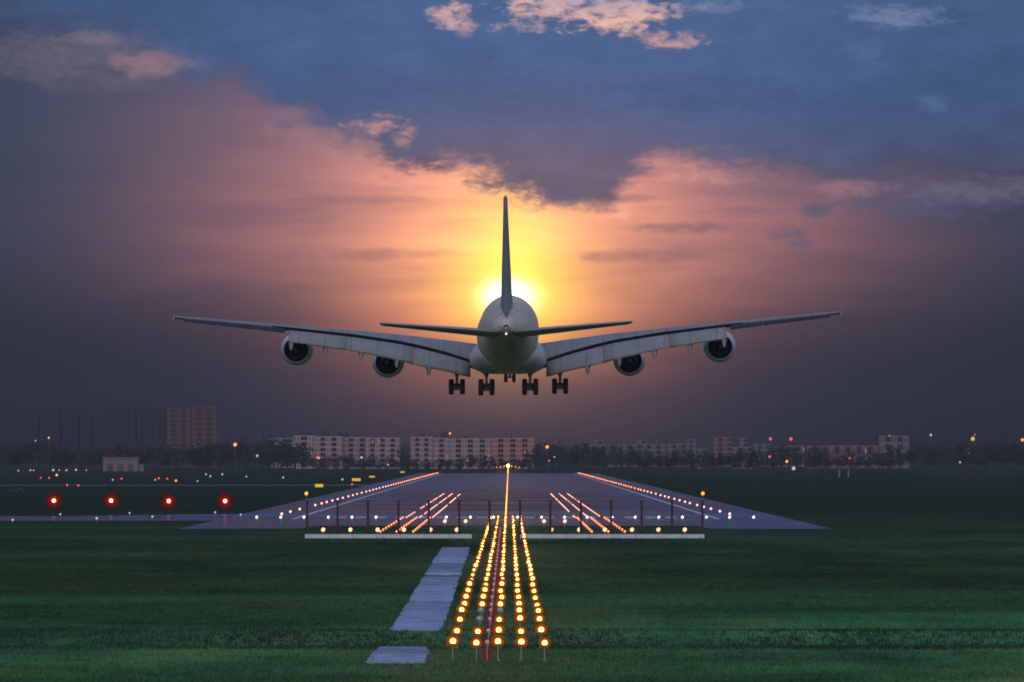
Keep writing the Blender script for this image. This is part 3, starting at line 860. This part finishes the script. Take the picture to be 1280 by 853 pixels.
# crossbars
def post_lamp(name, h, r, lampmat, postmat=None, sub=1):
    b = bmesh.new(); tube(b, (0, 0, 0), (0, 0, h), .03, .03, 6, 0); ball(b, (0, 0, h), r, sub, 1)
    return mesh_from(b, name, [postmat or M['steel'], lampmat])
cb = post_lamp('crossbar_light', .95, .30, M['bar'])
left = [404, 438, 472, 505, 538, 571]; right = [689, 724, 756, 790, 823, 856]
nm6 = ['first', 'second', 'third', 'fourth', 'fifth', 'sixth']
for side, arr in (('left', left), ('right', right)):
    for k, px in enumerate(arr):
        o = link('crossbar_light', cb); o.location = (PX(px, 1166), 1166, 0)
        tag(o, f'round warm white lamp above the white {side} wall, {nm6[k]} from the left', 'crossbar light', 'lamps along the white low walls')
for px, lab in ((556, 'outer warm lamp of the short pair left of the approach rows'), (582, 'inner warm lamp of the short pair left of the approach rows'),
                (680, 'inner warm lamp of the short pair right of the approach rows'), (706, 'outer warm lamp of the short pair right of the approach rows')):
    o = link('crossbar_light', cb); o.location = (PX(px, 1310), 1310, 0); tag(o, lab, 'crossbar light', 'short pairs of crossbar lamps')

# threshold lights in one line
th = post_lamp('threshold_light', .28, .24, M['white'])
tx = [321, 351, 380, 410.5, 440, 470, 558, 588, 617, 647, 677, 705.6, 734, 765, 794, 823.5, 853, 883, 912, 942]
for k, px in enumerate(tx):
    o = link('threshold_light', th); o.location = (PX(px, 1478), 1478, Z1)
    lab = ('leftmost pale white lamp in the line across the runway start' if k == 0 else 'rightmost pale white lamp in the line across the runway start' if k == len(tx) - 1
           else 'pale white lamp in the line across the runway start, left of the amber rows' if px < 600 else 'pale white lamp in the line across the runway start, among the amber rows' if px < 660
           else 'pale white lamp in the line across the runway start, right of the amber rows')
    tag(o, lab, 'threshold light', 'pale lights across the runway start')

# red side rows and touchdown lights
rr = post_lamp('side_row_light', .5, .15, M['redrow'])
tz = post_lamp('touchdown_light', .12, .13, M['pinkish'])
CX3 = [-16.6, -14.4, -12.2], [11.6, 13.8, 16.0]
for si, (side, cols) in enumerate((('left', CX3[0]), ('right', CX3[1]))):
    for ci, x in enumerate(cols):
        cn = ['outer', 'middle', 'inner'][ci if si == 0 else 2 - ci]
        for k in range(10):
            d = 1192 + k * 28
            o = link('side_row_light', rr); o.location = (x, d, 0)
            tag(o, f'red light in the {cn} line of the {side} red group before the runway', 'side row light', 'red side row lights before the runway')
        for k in range(29):
            if rnd.random() < .12: continue
            d = 1500 + k * 30.5
            o = link('touchdown_light', tz); o.location = (x, d, Z1)
            tag(o, f'rosy light in the {cn} line on the {side} half of the runway', 'touchdown light', 'rosy touchdown lights set in the runway')

# centreline
cl = post_lamp('centreline_light', .10, .15, M['amber_far'])
for k in range(108):
    d = 1480 + k * 30
    o = link('centreline_light', cl); o.location = (0, d, Z1)
    tag(o, 'amber light in the bright line down the runway middle', 'centreline light', 'amber centreline lights of the runway')
# edge lights
e_near = post_lamp('edge_light', .40, .24, M['pinkish']); e_far = post_lamp('edge_light', .40, .26, M['orange_edge'])
for sx, side in ((-1, 'left'), (1, 'right')):
    d = 1540; k = 0
    while d < 4720:
        far = d > (3000 if sx < 0 else 2500)
        o = link('edge_light', e_far if far else e_near); o.location = (sx * (38.6 - 1.8 * (d - 1540) / 3180), d, Z1)
        if not far and k < 6: lab = f'rosy white runway edge lamp, {ORD[k]} on the {side} edge'
        else: lab = f'{"orange lamp in the merged far part" if far else "rosy white lamp in the middle part"} of the {side} runway edge line'
        tag(o, lab, 'edge light', 'lamps along both runway edges')
        d += rnd.choice([50, 60, 60, 70]); k += 1

# far approach lights on rising masts at the other end, with one bright lamp on top
mast_d = [4760, 4810, 4860, 4910, 4960, 5010]
for k, d in enumerate(mast_d):
    h = max(.5, PZ(592 - k * 1.9, d))
    o = link('mast_light', post_lamp('mast_light', h, .42 if k < 5 else .95, M['amber_far'] if k < 5 else glow('far bright amber lamp', (1.0, 0.45, 0.09), 45), M['steel'])); o.location = (0, d, 0)
    tag(o, 'large bright amber lamp on a mast at the far runway end' if k == 5 else 'small amber mast lamp just below the bright one at the far runway end', 'mast light', 'mast lights past the far runway end')
for k, q in enumerate((-1, 1, -2, 2, -3, 3)):  # extra lamps added to spread the glow of the bright one
    o = link('mast_light', post_lamp('mast_light', PZ(582.5 + abs(q) * .6, 5030), .50 - .06 * abs(q), M['orange'])); o.location = (q * 2.1, 5030, 0)  # this mast_light is an added lamp that spreads the glow
    tag(o, f'small orange mast lamp, {["", "first", "second", "third"][abs(q)]} to the {"left" if q < 0 else "right"} of the bright far lamp', 'mast light', 'mast lights past the far runway end')

# ------------------------------------------------------------------ localizer antennas and the white low walls
def antenna():
    r = bpy.data.objects.new('antenna_post', None); COL.objects.link(r)
    b = bmesh.new(); tube(b, (0, 0, 0), (0, 0, 4.75), .15, .13, 10); box(b, (0, 0, .06), (.6, .6, .12)); box(b, (0, -.2, 1.1), (.34, .22, .5))
    obj('post', b, M['rust_post'], r)
    b = bmesh.new(); tube(b, (0, -1.3, 4.8), (0, 1.5, 4.8), .06, .06, 8)
    obj('boom', b, M['rust_post'], r)
    b = bmesh.new()
    for k in range(7):
        y_ = -1.2 + k * .42; hw = .25 + k * .05; tube(b, (-hw, y_, 4.8), (hw, y_, 4.8), .028, .028, 6)
    obj('dipoles', b, M['rust_post'], r)['kind'] = 'stuff'
    return r
an0 = antenna()
nms = ['leftmost', 'second from left', 'third from left', 'fourth from left', 'fifth from left', 'sixth from left', 'seventh from left',
       'seventh from right', 'sixth from right', 'fifth from right', 'fourth from right', 'third from right', 'second from right', 'rightmost']
for k in range(14):
    o = an0 if k == 0 else copy_tree(an0)
    px = 384 + k * 38.0
    o.location = (PX(px, 1153), 1153, 0)
    tag(o, f'dark red antenna post behind the white low wall, {nms[k]} of fourteen', 'antenna post', 'row of dark red antenna posts')
ob = post_lamp('obstruction_light', .85, .26, M['orange'])
for px, lab in ((383, 'orange warning lamp on top of the leftmost antenna post'), (878.5, 'orange warning lamp on top of the rightmost antenna post')):
    o = link('obstruction_light', ob); o.location = (PX(px, 1153), 1153, 4.88); tag(o, lab, 'warning lamp', 'orange lamps on the end antenna posts')
def low_wall(x0, x1, label):
    r = empty('low_wall', ((x0 + x1) / 2, 1148, 0), label, 'low wall')
    n = max(1, round((x1 - x0) / 3.0)); L = (x1 - x0) / n
    b = bmesh.new(); box(b, (0, 0, .26), (L - .05, .5, .52))
    bmesh.ops.bevel(b, geom=b.edges[:], offset=.03, segments=1)
    me = mesh_from(b, 'panel', M['white_wall'])
    for k in range(n):
        p = link('panel', me, r); p.location = (-(x1 - x0) / 2 + (k + .5) * L, 0, 0)
low_wall(PX(381, 1148), PX(590, 1148), 'long white low wall on the grass left of the approach lights')
low_wall(PX(650, 1148), PX(880.5, 1148), 'long white low wall on the grass right of the approach lights')

# ------------------------------------------------------------------ red signal lamps beside the taxiway
def signal():
    r = bpy.data.objects.new('red_signal_lamp', None); COL.objects.link(r)
    b = bmesh.new(); tube(b, (0, .1, 0), (0, .1, 2.9), .09, .08, 10); box(b, (0, .1, .08), (.7, .7, .16)); box(b, (0, .22, 1.75), (1.5, .12, 1.5))
    obj('post', b, M['black'], r)
    b = bmesh.new(); tube(b, (0, .12, 1.75), (0, .02, 1.75), 1.45, 1.45, 32)
    obj('board', b, M['red_board'], r)  # added disc, lit by the bulb to spread a soft red halo
    b = bmesh.new(); ball(b, (0, -.20, 1.75), .34, 2); tube(b, (0, .05, 1.75), (0, -.2, 1.75), .12, .12, 8)
    obj('bulb', b, M['red'], r, True)
    return r
sg0 = signal()
for k, (px, py) in enumerate(((67.5, 626), (139, 626), (211, 626.5), (281.5, 626.5))):
    o = sg0 if k == 0 else copy_tree(sg0)
    o.location = (PX(px, 1690), 1690, PZ(py, 1690) - 1.75 if PZ(py, 1690) > 1.75 else 0)
    tag(o, f'glaring round red lamp beside the taxiway, {["leftmost", "second from left", "third from left", "rightmost"][k]} of four', 'red lamp', 'red lamps beside the taxiway')

# signs
def sign(wd, h, face, back=M['black'], pieces=1):
    r = bpy.data.objects.new('taxiway_sign', None); COL.objects.link(r)
    L = wd / pieces
    for k in range(pieces):
        b = bmesh.new(); box(b, (-wd / 2 + (k + .5) * L, 0, .35 + h / 2), (L - .08, .25, h)); 
        bmesh.ops.bevel(b, geom=b.edges[:], offset=.03, segments=1)
        obj('cabinet', b, back, r)
        if face:
            b = bmesh.new(); box(b, (-wd / 2 + (k + .5) * L, -.14, .35 + h / 2), (L - .2, .03, h - .14)); obj('sign_face', b, face, r)
    for q in (-1, 1):
        b = bmesh.new(); tube(b, (q * wd * .35, 0, 0), (q * wd * .35, 0, .37), .05, .05, 8); obj('leg', b, M['black'], r)
    return r
for px, py, d, wd, h, face, pc, lab in (
        (193.5, 642, 1545, 2.5, 1.0, None, 2, 'dark two part sign cabinet on the taxiway edge, left of its twin'),
        (236.5, 635, 1735, 2.4, .9, None, 1, 'dark one piece sign cabinet on the grass between two red lamps'),
        (143, 606.5, 2950, 2.2, .9, None, 1, 'small black sign in the dim grass behind the second red lamp'),
        (232, 598.5, 3600, 4.0, 1.2, None, 2, 'wide black sign far out on the dim left grass'),
        (244, 599, 3590, 2.2, .9, None, 1, 'narrow black sign just right of the wide black one'),
        (399, 608.5, 2740, 2.7, 1.1, M['sign_glow'], 1, 'lit yellow sign left of the runway, nearest of four'),
        (445.5, 600.3, 3330, 3.4, 1.15, M['sign_glow'], 1, 'lit yellow sign left of the runway, second nearest of four'),
        (465, 596.7, 3800, 2.6, .85, M['sign_glow'], 1, 'small lit yellow sign left of the runway, third of four'),
        (503, 590.3, 4700, 2.6, .9, M['sign_glow'], 1, 'tiny lit yellow sign left of the runway, farthest of four')):
    o = sign(wd, h, face, pieces=pc)
    o.location = (PX(px, d), d, max(0, PZ(py, d) - .35 - h / 2)); tag(o, lab, 'sign', 'signs beside the taxiways')

# parked dark car far left
def car():
    r = empty('parked_car', (PX(19, 2420), 2420, 0), 'dark car parked on the far left grass beyond the red lamps', 'car')
    b = bmesh.new()
    prof_ = [(-2.2, .35), (-2.2, .85), (-1.9, .98), (-1.2, 1.02), (-.7, 1.5), (.9, 1.52), (1.6, 1.05), (2.15, .95), (2.2, .35)]
    loft(b, [[Vector((x, y_, z)) for x, z in prof_] for y_ in (-.85, .85)])
    bmesh.ops.bevel(b, geom=b.edges[:], offset=.05, segments=1)
    obj('body', b, M['car_paint'], r)
    b = bmesh.new(); box(b, (.1, 0, 1.27), (1.3, 1.72, .32)); obj('window', b, M['pane'], r)
    for x in (-1.35, 1.35):
        for y_ in (-.8, .8):
            o = link('wheel', wheel_nose, r); o.location = (x, y_, .33); o.rotation_euler = (0, 0, R(90)); o.scale = (.5, .53, .53)
car()

# ------------------------------------------------------------------ buildings
def block(px0, px1, pytop, d, wall, floors, label, group, bays=None, name='apartment_block', proud=None, tanks=(), base_z=0.0, depth=14, cat='apartment block'):
    x0, x1 = PX(px0, d), PX(px1, d); H = PZ(pytop, d) - base_z; W = x1 - x0
    r = empty(name, ((x0 + x1) / 2, d + depth / 2, base_z), label, cat, group)
    fz = H / floors
    b = bmesh.new(); box(b, (0, 0, H / 2), (W, depth, H)); obj('wall', b, wall, r)
    b = bmesh.new(); box(b, (0, 0, H + .35), (W + .3, depth + .3, .7)); obj('parapet', b, wall, r)
    nb = bays or max(2, round(W / 7)); bw = W / nb
    bmw = bmesh.new(); lit = []
    for k in range(nb):
        cx = -W / 2 + (k + .5) * bw
        if k % 2 == 0:        # proud bay, pale, with small windows either side of its middle
            bb = bmesh.new(); box(bb, (cx, -depth / 2 - .6, H / 2 + .3), (bw * .62, 1.2, H + .6)); obj('bay', bb, proud or wall, r)
            for f in range(floors):
                for q in (-.2, .2):
                    box(bmw, (cx + q * bw, -depth / 2 - 1.21, (f + .55) * fz), (bw * .14, .06, fz * .5))
        else:                 # recessed balcony stack with slabs
            bb = bmesh.new()
            for f in range(floors):
                box(bb, (cx, -depth / 2 - .30, (f + .15) * fz), (bw * .4, .6, fz * .28))
            obj('balcony_stack', bb, wall, r)['kind'] = 'stuff'
            for f in range(floors):
                box(bmw, (cx, -depth / 2 - .03, (f + .66) * fz), (bw * .9, .06, fz * .72))
    o = obj('windows', bmw, M['pane'], r); o['kind'] = 'stuff'
    for f in range(floors):
        for k in range(nb):
            if rnd.random() < (.004 if name == 'tower_block' else .05):
                bb = bmesh.new(); cx = -W / 2 + (k + .5) * bw
                box(bb, (cx + (.2 * bw if k % 2 == 0 else 0), -depth / 2 - (1.26 if k % 2 == 0 else .08), (f + .55) * fz), (bw * .16, .04, fz * .45)); obj('lit_window', bb, M['window_glow'], r)
    for tx_, tw, th_ in tanks:
        b = bmesh.new(); xx = PX(tx_, d) - (x0 + x1) / 2
        box(b, (xx, 0, H + .7 + th_ / 2), (tw, 4, th_)); box(b, (xx + tw * .1, 0, H + .7 + th_ + .35), (tw * .5, 2.5, .7)); obj('roof_tank', b, M['tank'], r)
    return r
GA = 'pale apartment blocks beyond the runway'
D1 = 6100
block(338, 366, 549, D1 + 300, M['flat_grey'], 6, 'dim grey apartment block, leftmost of the pale row behind the trees', GA)
block(367, 393, 546, D1, M['flat_cream'], 6, 'pale apartment block with one dark roof tank, second in the left group', GA, 3, tanks=((386, 3.6, 2.2),))
block(393.2, 428, 547, D1, M['flat_cream'], 6, 'pale apartment block with two dark roof tanks in the left group', GA, 5, tanks=((405.5, 6, 3.0), (425, 4, 2.0)))
block(428.4, 456, 548, D1 + 12, M['flat_cream'], 6, 'pale apartment block left of the centre of the left group, plain roof', GA, 4, tanks=((433, 4, 2.2),))
block(456.4, 500, 548.5, D1, M['flat_cream'], 6, 'wide pale apartment block at the right end of the left group', GA, 7)
block(513, 541.5, 547.5, D1, M['flat_cream'], 6, 'pale apartment block at the left end of the right group', GA, 5, tanks=((529, 2, 1.6),))
block(542, 561.5, 549, D1, M['flat_cream'], 6, 'narrow pale apartment block under a big dark roof tank', GA, 3, tanks=((555.5, 5.6, 3.4),))
block(562, 614, 549.5, D1, M['flat_cream'], 6, 'wide pale apartment block with stair column, left of the pink one', GA, 7, tanks=((583, 1.6, 1.6),))
block(614.5, 667.5, 549, D1, M['flat_pink'], 6, 'pinkish apartment block behind the bright lamp at the far runway end', GA, 7, tanks=((639, 1.4, 2.2),))
GT = 'dark tower blocks on the far left'
D2 = 6700
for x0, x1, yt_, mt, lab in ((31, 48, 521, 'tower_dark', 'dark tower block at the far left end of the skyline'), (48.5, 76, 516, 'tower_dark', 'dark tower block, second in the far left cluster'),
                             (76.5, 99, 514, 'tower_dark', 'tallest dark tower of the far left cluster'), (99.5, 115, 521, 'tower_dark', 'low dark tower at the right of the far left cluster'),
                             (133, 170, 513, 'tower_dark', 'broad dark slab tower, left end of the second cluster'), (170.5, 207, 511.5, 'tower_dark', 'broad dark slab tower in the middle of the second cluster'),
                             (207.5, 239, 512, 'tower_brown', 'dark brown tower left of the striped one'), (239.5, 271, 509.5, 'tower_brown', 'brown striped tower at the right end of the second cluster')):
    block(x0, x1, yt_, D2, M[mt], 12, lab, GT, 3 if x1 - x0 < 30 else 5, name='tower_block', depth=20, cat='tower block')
GR = 'low buildings on the right skyline'
block(733, 775, 557.5, 6900, M['dim_plaster'], 4, 'long low grey block behind trees right of the runway', GR, 7, name='low_building', cat='building')
block(778, 832, 556.5, 6950, M['dim_plaster'], 4, 'long low grey block, second right of the runway', GR, 9, name='low_building', cat='building')
block(796, 808, 551, 7000, M['dim_plaster'], 6, 'stubby tower above the second low grey block', GR, 2, name='low_building', cat='building')
block(858, 870, 550, 6900, M['dim_plaster'], 6, 'narrow grey tower right of the low grey blocks', GR, 3, name='low_building', cat='building')
block(872, 884, 562, 6100, M['dim_plaster'], 3, 'small low house in front of the pinkish hall', GR, 2, name='low_building', cat='building')
block(892, 915, 548, 6900, M['dim_pink'], 6, 'pinkish hall block on the right skyline', GR, 4, name='low_building', cat='building')
block(916, 940, 560, 6100, M['dim_plaster'], 4, 'grey low block right of the pinkish hall', GR, 4, name='low_building', cat='building')
block(742, 753, 552, 7000, M['dim_plaster'], 6, 'stubby tower above the first low grey block', GR, 2, name='low_building', cat='building')
block(835, 856, 556, 6900, M['dim_plaster'], 4, 'low grey block just left of the narrow grey tower', GR, 4, name='low_building', cat='building')
block(942, 962, 556.5, 6900, M['dim_plaster'], 4, 'low grey block behind the left tall red mast lamp', GR, 4, name='low_building', cat='building')
block(968, 1006, 558.5, 6950, M['dim_plaster'], 3, 'long low grey block behind the right tall red mast lamp', GR, 7, name='low_building', cat='building')
block(924, 934, 549, 7000, M['dim_plaster'], 6, 'thin grey tower right of the pinkish hall', GR, 2, name='low_building', cat='building')
block(1008, 1098, 558.5, 6300, M['dim_pink'], 2, 'long flat pinkish terminal shed on the right skyline', GR, 13, name='low_building', cat='building')
block(1099, 1136.5, 546, 6300, M['dim_plaster'], 4, 'square grey terminal block with a mast light on the right skyline', GR, 5, name='low_building', cat='building')
block(1094, 1107, 543.5, 6330, M['tower_dark'], 5, 'dark stair tower at the left of the square terminal block', GR, 2, name='low_building', cat='building')
block(1205, 1228, 553.5, 6500, M['tower_dark'], 3, 'small dark control hut under the lime lamp', GR, 3, name='low_building', cat='building')
# pale shed, left
r = empty('shed', (PX(151, 5250), 5250, 0), 'low pale shed with flat roof under the left tower blocks', 'shed')
b = bmesh.new(); box(b, (0, 0, 3.9), (20.5, 9, 7.8)); obj('wall', b, M['dim_plaster'], r)
b = bmesh.new(); box(b, (0, 0, 8.05), (21.6, 10, .5)); obj('roof', b, M['dim_plaster'], r)
for k in range(3):
    b = bmesh.new(); box(b, (-6 + k * 6, -4.53, 2.2), (3.6, .06, 4.2)); obj('door', b, M['tower_brown'], r)
b = bmesh.new(); box(b, (12, 0, 2), (3, 5, 4)); obj('annex', b, M['dim_plaster'], r)

# ------------------------------------------------------------------ trees
def tree_proto(seed, h, wd, leaf):
    g = random.Random(seed)
    r = bpy.data.objects.new('tree', None); COL.objects.link(r)
    b = bmesh.new()
    tube(b, (0, 0, 0), (0, 0, h * .55), h * .028, h * .012, 7)
    for k in range(6):
        a = g.uniform(0, 6.28); z = h * g.uniform(.25, .5)
        tube(b, (0, 0, z), (math.cos(a) * wd * .33, math.sin(a) * wd * .33, z + h * g.uniform(.15, .3)), h * .011, h * .004, 5)
    obj('trunk', b, M['trunk'], r)
    b = bmesh.new()
    lobes = [(g.uniform(-.32, .32) * wd, g.uniform(-.32, .32) * wd, h * g.uniform(.38, .86), g.uniform(.16, .30) * wd) for _ in range(11)]
    for _ in range(330):
        lx, ly, lz, lr = g.choice(lobes)
        v = Vector((g.gauss(0, 1), g.gauss(0, 1), g.gauss(0, 1))).normalized() * lr * (g.random() ** .4)
        c = Vector((lx, ly, lz)) + v * 1.0
        u = Vector((g.gauss(0, 1), g.gauss(0, 1), g.gauss(0, .7))).normalized(); t = u.orthogonal().normalized()
        s = g.uniform(.35, .85) * h / 14
        b.faces.new([b.verts.new(c + u * s), b.verts.new(c + t * s * .7), b.verts.new(c - u * s), b.verts.new(c - t * s * .7)])
    obj('crown', b, leaf, r)
    return r
protos = [tree_proto(k, 14, 11 + (k % 3) * 2, M['leaf'] if k % 2 else M['leaf_b']) for k in range(7)]
used_p = set()
TOP = ([0, 30, 120, 200, 270, 300, 340, 375, 392, 460, 498, 506, 514, 540, 560, 590, 640, 665, 680, 700, 740, 800, 850, 890, 940, 1000, 1060, 1140, 1280],
       [556, 557, 560, 560, 559, 555, 554, 556, 572, 574, 575, 561, 573, 574, 576, 571, 575, 571, 557, 554, 561, 563, 563, 566, 565, 560, 568, 558, 556])
def region(px):
    for lim, t in ((120, 'below the far left tower cluster'), (275, 'below the second tower cluster'), (375, 'between the towers and the pale blocks'),
                   (505, 'before the left group of pale blocks'), (672, 'before the right group of pale blocks'), (860, 'just right of the pale blocks'),
                   (1010, 'around the pinkish hall'), (1140, 'before the terminal sheds'), (2000, 'at the far right end')):
        if px < lim: return t
def put_tree(px, d, top_py, n_h=None):
    k = rnd.randrange(7); p = protos[k]
    o = p if k not in used_p else copy_tree(p); used_p.add(k)
    h = max(3.5, PZ(top_py, d))
    s = h / 12.8
    o.location = (PX(px, d), d, 0); o.rotation_euler = (0, 0, rnd.uniform(0, 6.28))
    wdt = s * rnd.uniform(.8, 1.15) if h > 9 else s * rnd.uniform(1.2, 1.7)
    o.scale = (wdt, wdt, s)
    size = 'tall' if h > 16 else 'middling' if h > 9 else 'low'; crown = 'broad crown' if wdt * 12 > (13 if h > 9 else 9) else 'slim crown'
    row = 'rear' if d > 5530 else 'front'
    tag(o, f'{size} dark tree, {crown}, {row} tree line {region(px)}', 'tree', 'trees of the far tree line')
px = -14.0
while px < 1296:
    put_tree(px, rnd.uniform(5560, 5760), float(np.interp(px, *TOP)) + rnd.uniform(-3.5, 4.5)); px += rnd.uniform(7, 13)
px = -10.0
while px < 1296:
    put_tree(px, rnd.uniform(5300, 5500), float(np.interp(px, *TOP)) + rnd.uniform(5, 13)); px += rnd.uniform(9, 17)

# ------------------------------------------------------------------ scattered far lamps
def far_lamp(px, py, d, matk, label, r=.8, group='scattered far lamps', dark=False):
    r *= .85
    h = PZ(py, d)
    while h < .5: d *= .93; h = PZ(py, d)
    o = link('field_lamp', post_lamp('field_lamp', h, r, M[matk], M['steel'])); o.location = (PX(px, d), d, 0)
    tag(o, label, 'lamp', group)
for a in (
    (23, 588.5, 4800, 'far_white', 'faint white lamp, leftmost of the far white line', .55), (38, 588, 4800, 'far_white', 'white lamp, second of the far left white line', .6),
    (42, 588.2, 4800, 'far_white', 'faint white lamp close beside the second of the far left line', .5), (66.5, 587.8, 4800, 'far_white', 'brightest white lamp of the far left white line', .8),
    (74, 588, 4800, 'far_white', 'faint white lamp just right of the brightest far left one', .5), (83, 588, 4800, 'far_white', 'white lamp of the close pair in the far left line', .65),
    (95, 587.5, 4800, 'far_white', 'white lamp near the right end of the far left line', .7), (108, 587.8, 4800, 'far_white', 'faint white lamp at the right end of the far left line', .45),
    (71, 594, 4000, 'far_orange', 'small orange lamp under the far left white line', .7), (51, 597.5, 3600, 'far_red', 'small red lamp left of the small orange one', .45),
    (61.5, 597.5, 3600, 'far_red', 'small red lamp just below left of the small orange one', .5), (84, 606.5, 2900, 'far_red', 'red spot lamp between the two left glaring red lamps, left one', .42),
    (98, 607, 2850, 'far_red', 'red spot lamp between the two left glaring red lamps, right one', .42), (152, 598.5, 3500, 'far_red', 'purple red spot lamp above the second glaring red lamp', .5),
    (141, 600, 3400, 'far_white', 'faint white spot lamp above the second glaring red lamp', .42), (198.5, 598, 3600, 'far_red', 'red spot lamp left of the far orange one', .55),
    (209, 598.5, 3600, 'far_red', 'red spot lamp above the third glaring red lamp', .5), (220, 601, 3300, 'far_orange', 'small orange lamp above the third glaring red lamp', .55),
    (194, 600, 3400, 'far_white', 'faint white spot lamp left of the red pair above the third red lamp', .4), (257.5, 593, 4300, 'far_white', 'faint white lamp, left of three below the striped tower', .55),
    (263, 595.5, 4000, 'far_white', 'white lamp, lowest of three below the striped tower', .5), (278, 593, 4300, 'far_white', 'white lamp, right of three below the striped tower', .6),
    (308, 596, 3900, 'far_white', 'faint white lamp far out left of the nearest yellow sign', .45), (247, 601.5, 3300, 'far_white', 'tiny white lamp under the narrow black sign', .35),
    (294, 556, 5200, 'far_orange', 'orange mast lamp above the trees right of the striped tower', 1.35), (321.5, 570, 5100, 'far_white', 'white mast lamp before the trees right of the orange one', .95),
    (61, 547.5, 5250, 'far_orange', 'dim orange lamp among the far left dark towers', .7), (44.5, 551, 5250, 'far_white', 'dim white lamp among the far left dark towers', .55),
    (397, 572, 5200, 'far_red', 'red mast lamp before the left group of pale blocks', 1.2), (399, 572.8, 5150, 'far_white', 'white lamp touching the red one before the pale blocks', .7),
    (452, 572, 5200, 'far_white', 'white mast lamp before the wide pale block', .95), (485, 581, 5000, 'far_white', 'white field lamp below the left group of pale blocks', .6),
    (428, 599.5, 3400, 'far_white', 'white spot lamp left of the second yellow sign', .5), (354, 597, 3700, 'far_white', 'faint white spot lamp left of the nearest yellow sign', .5),
    (440, 605.5, 3000, 'far_red', 'rosy spot lamp under the second yellow sign', .4), (584.5, 576, 5150, 'far_red', 'small red lamp before the right group of pale blocks', .6),
    (562.5, 542, 6120, 'far_orange', 'orange lamp on the big dark roof tank', 1.0), (638.5, 545, 6120, 'far_red', 'rosy lamp on the roof of the pinkish block', .8),
    (684, 559, 5250, 'far_orange', 'orange mast lamp right of the pinkish block', 1.2), (693, 571.5, 5250, 'far_white', 'faint white lamp right of the pinkish block', .6),
    (686.5, 576, 5200, 'far_red', 'red lamp under the orange one right of the pinkish block', .8),
    (963, 548.8, 5250, 'far_red', 'red lamp on top of a mast, left of the tall pair on the right', 1.2), (962, 571, 5250, 'far_red', 'purple red lamp low on the right, under the left mast lamp', 1.0),
    (988.7, 549, 5250, 'far_red', 'red lamp on top of a mast, right of the tall pair on the right', 1.3), (983.5, 577, 5150, 'far_orange', 'orange lamp low beside the bright white one on the right', 1.0),
    (992, 585.7, 4900, 'far_white', 'bright white lamp on the right grass edge', 1.3), (1062, 573, 5100, 'far_red', 'red lamp on a pole low on the right', .7),
    (1112, 545, 6200, 'far_red', 'small rosy lamp above the square terminal block', .8), (1163.5, 544, 5600, 'far_white', 'white mast lamp alone in the right sky', .95),
    (1216, 548.8, 6480, 'far_lime', 'lime lamp on the small dark control hut', 1.9), (1218.5, 543.5, 6490, 'far_red', 'small red lamp above the lime one', .7),
    (1278, 550, 5600, 'far_orange', 'rosy orange mast lamp at the right edge', 1.2), (1200, 578, 5150, 'far_white', 'small white lamp below the lime lamp', .75),
    (16, 650, 1500, 'far_white', 'white blue taxiway lamp at the left edge of the taxiway', .22), (75.5, 643, 1600, 'far_white', 'faint taxiway lamp under the first glaring red lamp', .2),
    (121, 648, 1520, 'far_white', 'white taxiway lamp left of the second red lamp', .24), (162, 641.5, 1620, 'far_white', 'faint taxiway lamp right of the second red lamp', .2),
    (190.5, 646, 1540, 'far_white', 'white taxiway lamp below the dark two part sign', .22), (269, 640.5, 1640, 'far_white', 'white taxiway lamp left of the fourth red lamp', .22),
    (301, 643.5, 1590, 'far_white', 'faint taxiway lamp right of the fourth red lamp', .2)):
    far_lamp(*a)
# two short pale poles on the right
pm = bmesh.new(); tube(pm, (0, 0, 0), (0, 0, 3.2), .35, .3, 8); tube(pm, (0, 0, 3.2), (0, 0, 4.6), .12, .12, 6)
pm = mesh_from(pm, 'marker_pole', M['flat_grey'])
for px, lab in ((1049, 'left one of two short pale poles on the right grass'), (1060.5, 'right one of two short pale poles on the right grass')):
    o = link('marker_pole', pm); o.location = (PX(px, 4000), 4000, 0); tag(o, lab, 'pole', 'short pale poles')

# ------------------------------------------------------------------ haze
m = bpy.data.materials.new('haze air'); m.use_nodes = True
t = m.node_tree; t.nodes.clear()
pv = t.nodes.new('ShaderNodeVolumePrincipled')
pv.inputs['Color'].default_value = (0.50, 0.51, 0.56, 1)
pv.inputs['Density'].default_value = 0.000036
pv.inputs['Anisotropy'].default_value = 0.0
o = t.nodes.new('ShaderNodeOutputMaterial'); t.links.new(pv.outputs[0], o.inputs['Volume'])
bm = bmesh.new(); box(bm, (0, 3400, 29), (7000, 7600, 62))
tag(obj('haze', bm, m), kind='stuff')
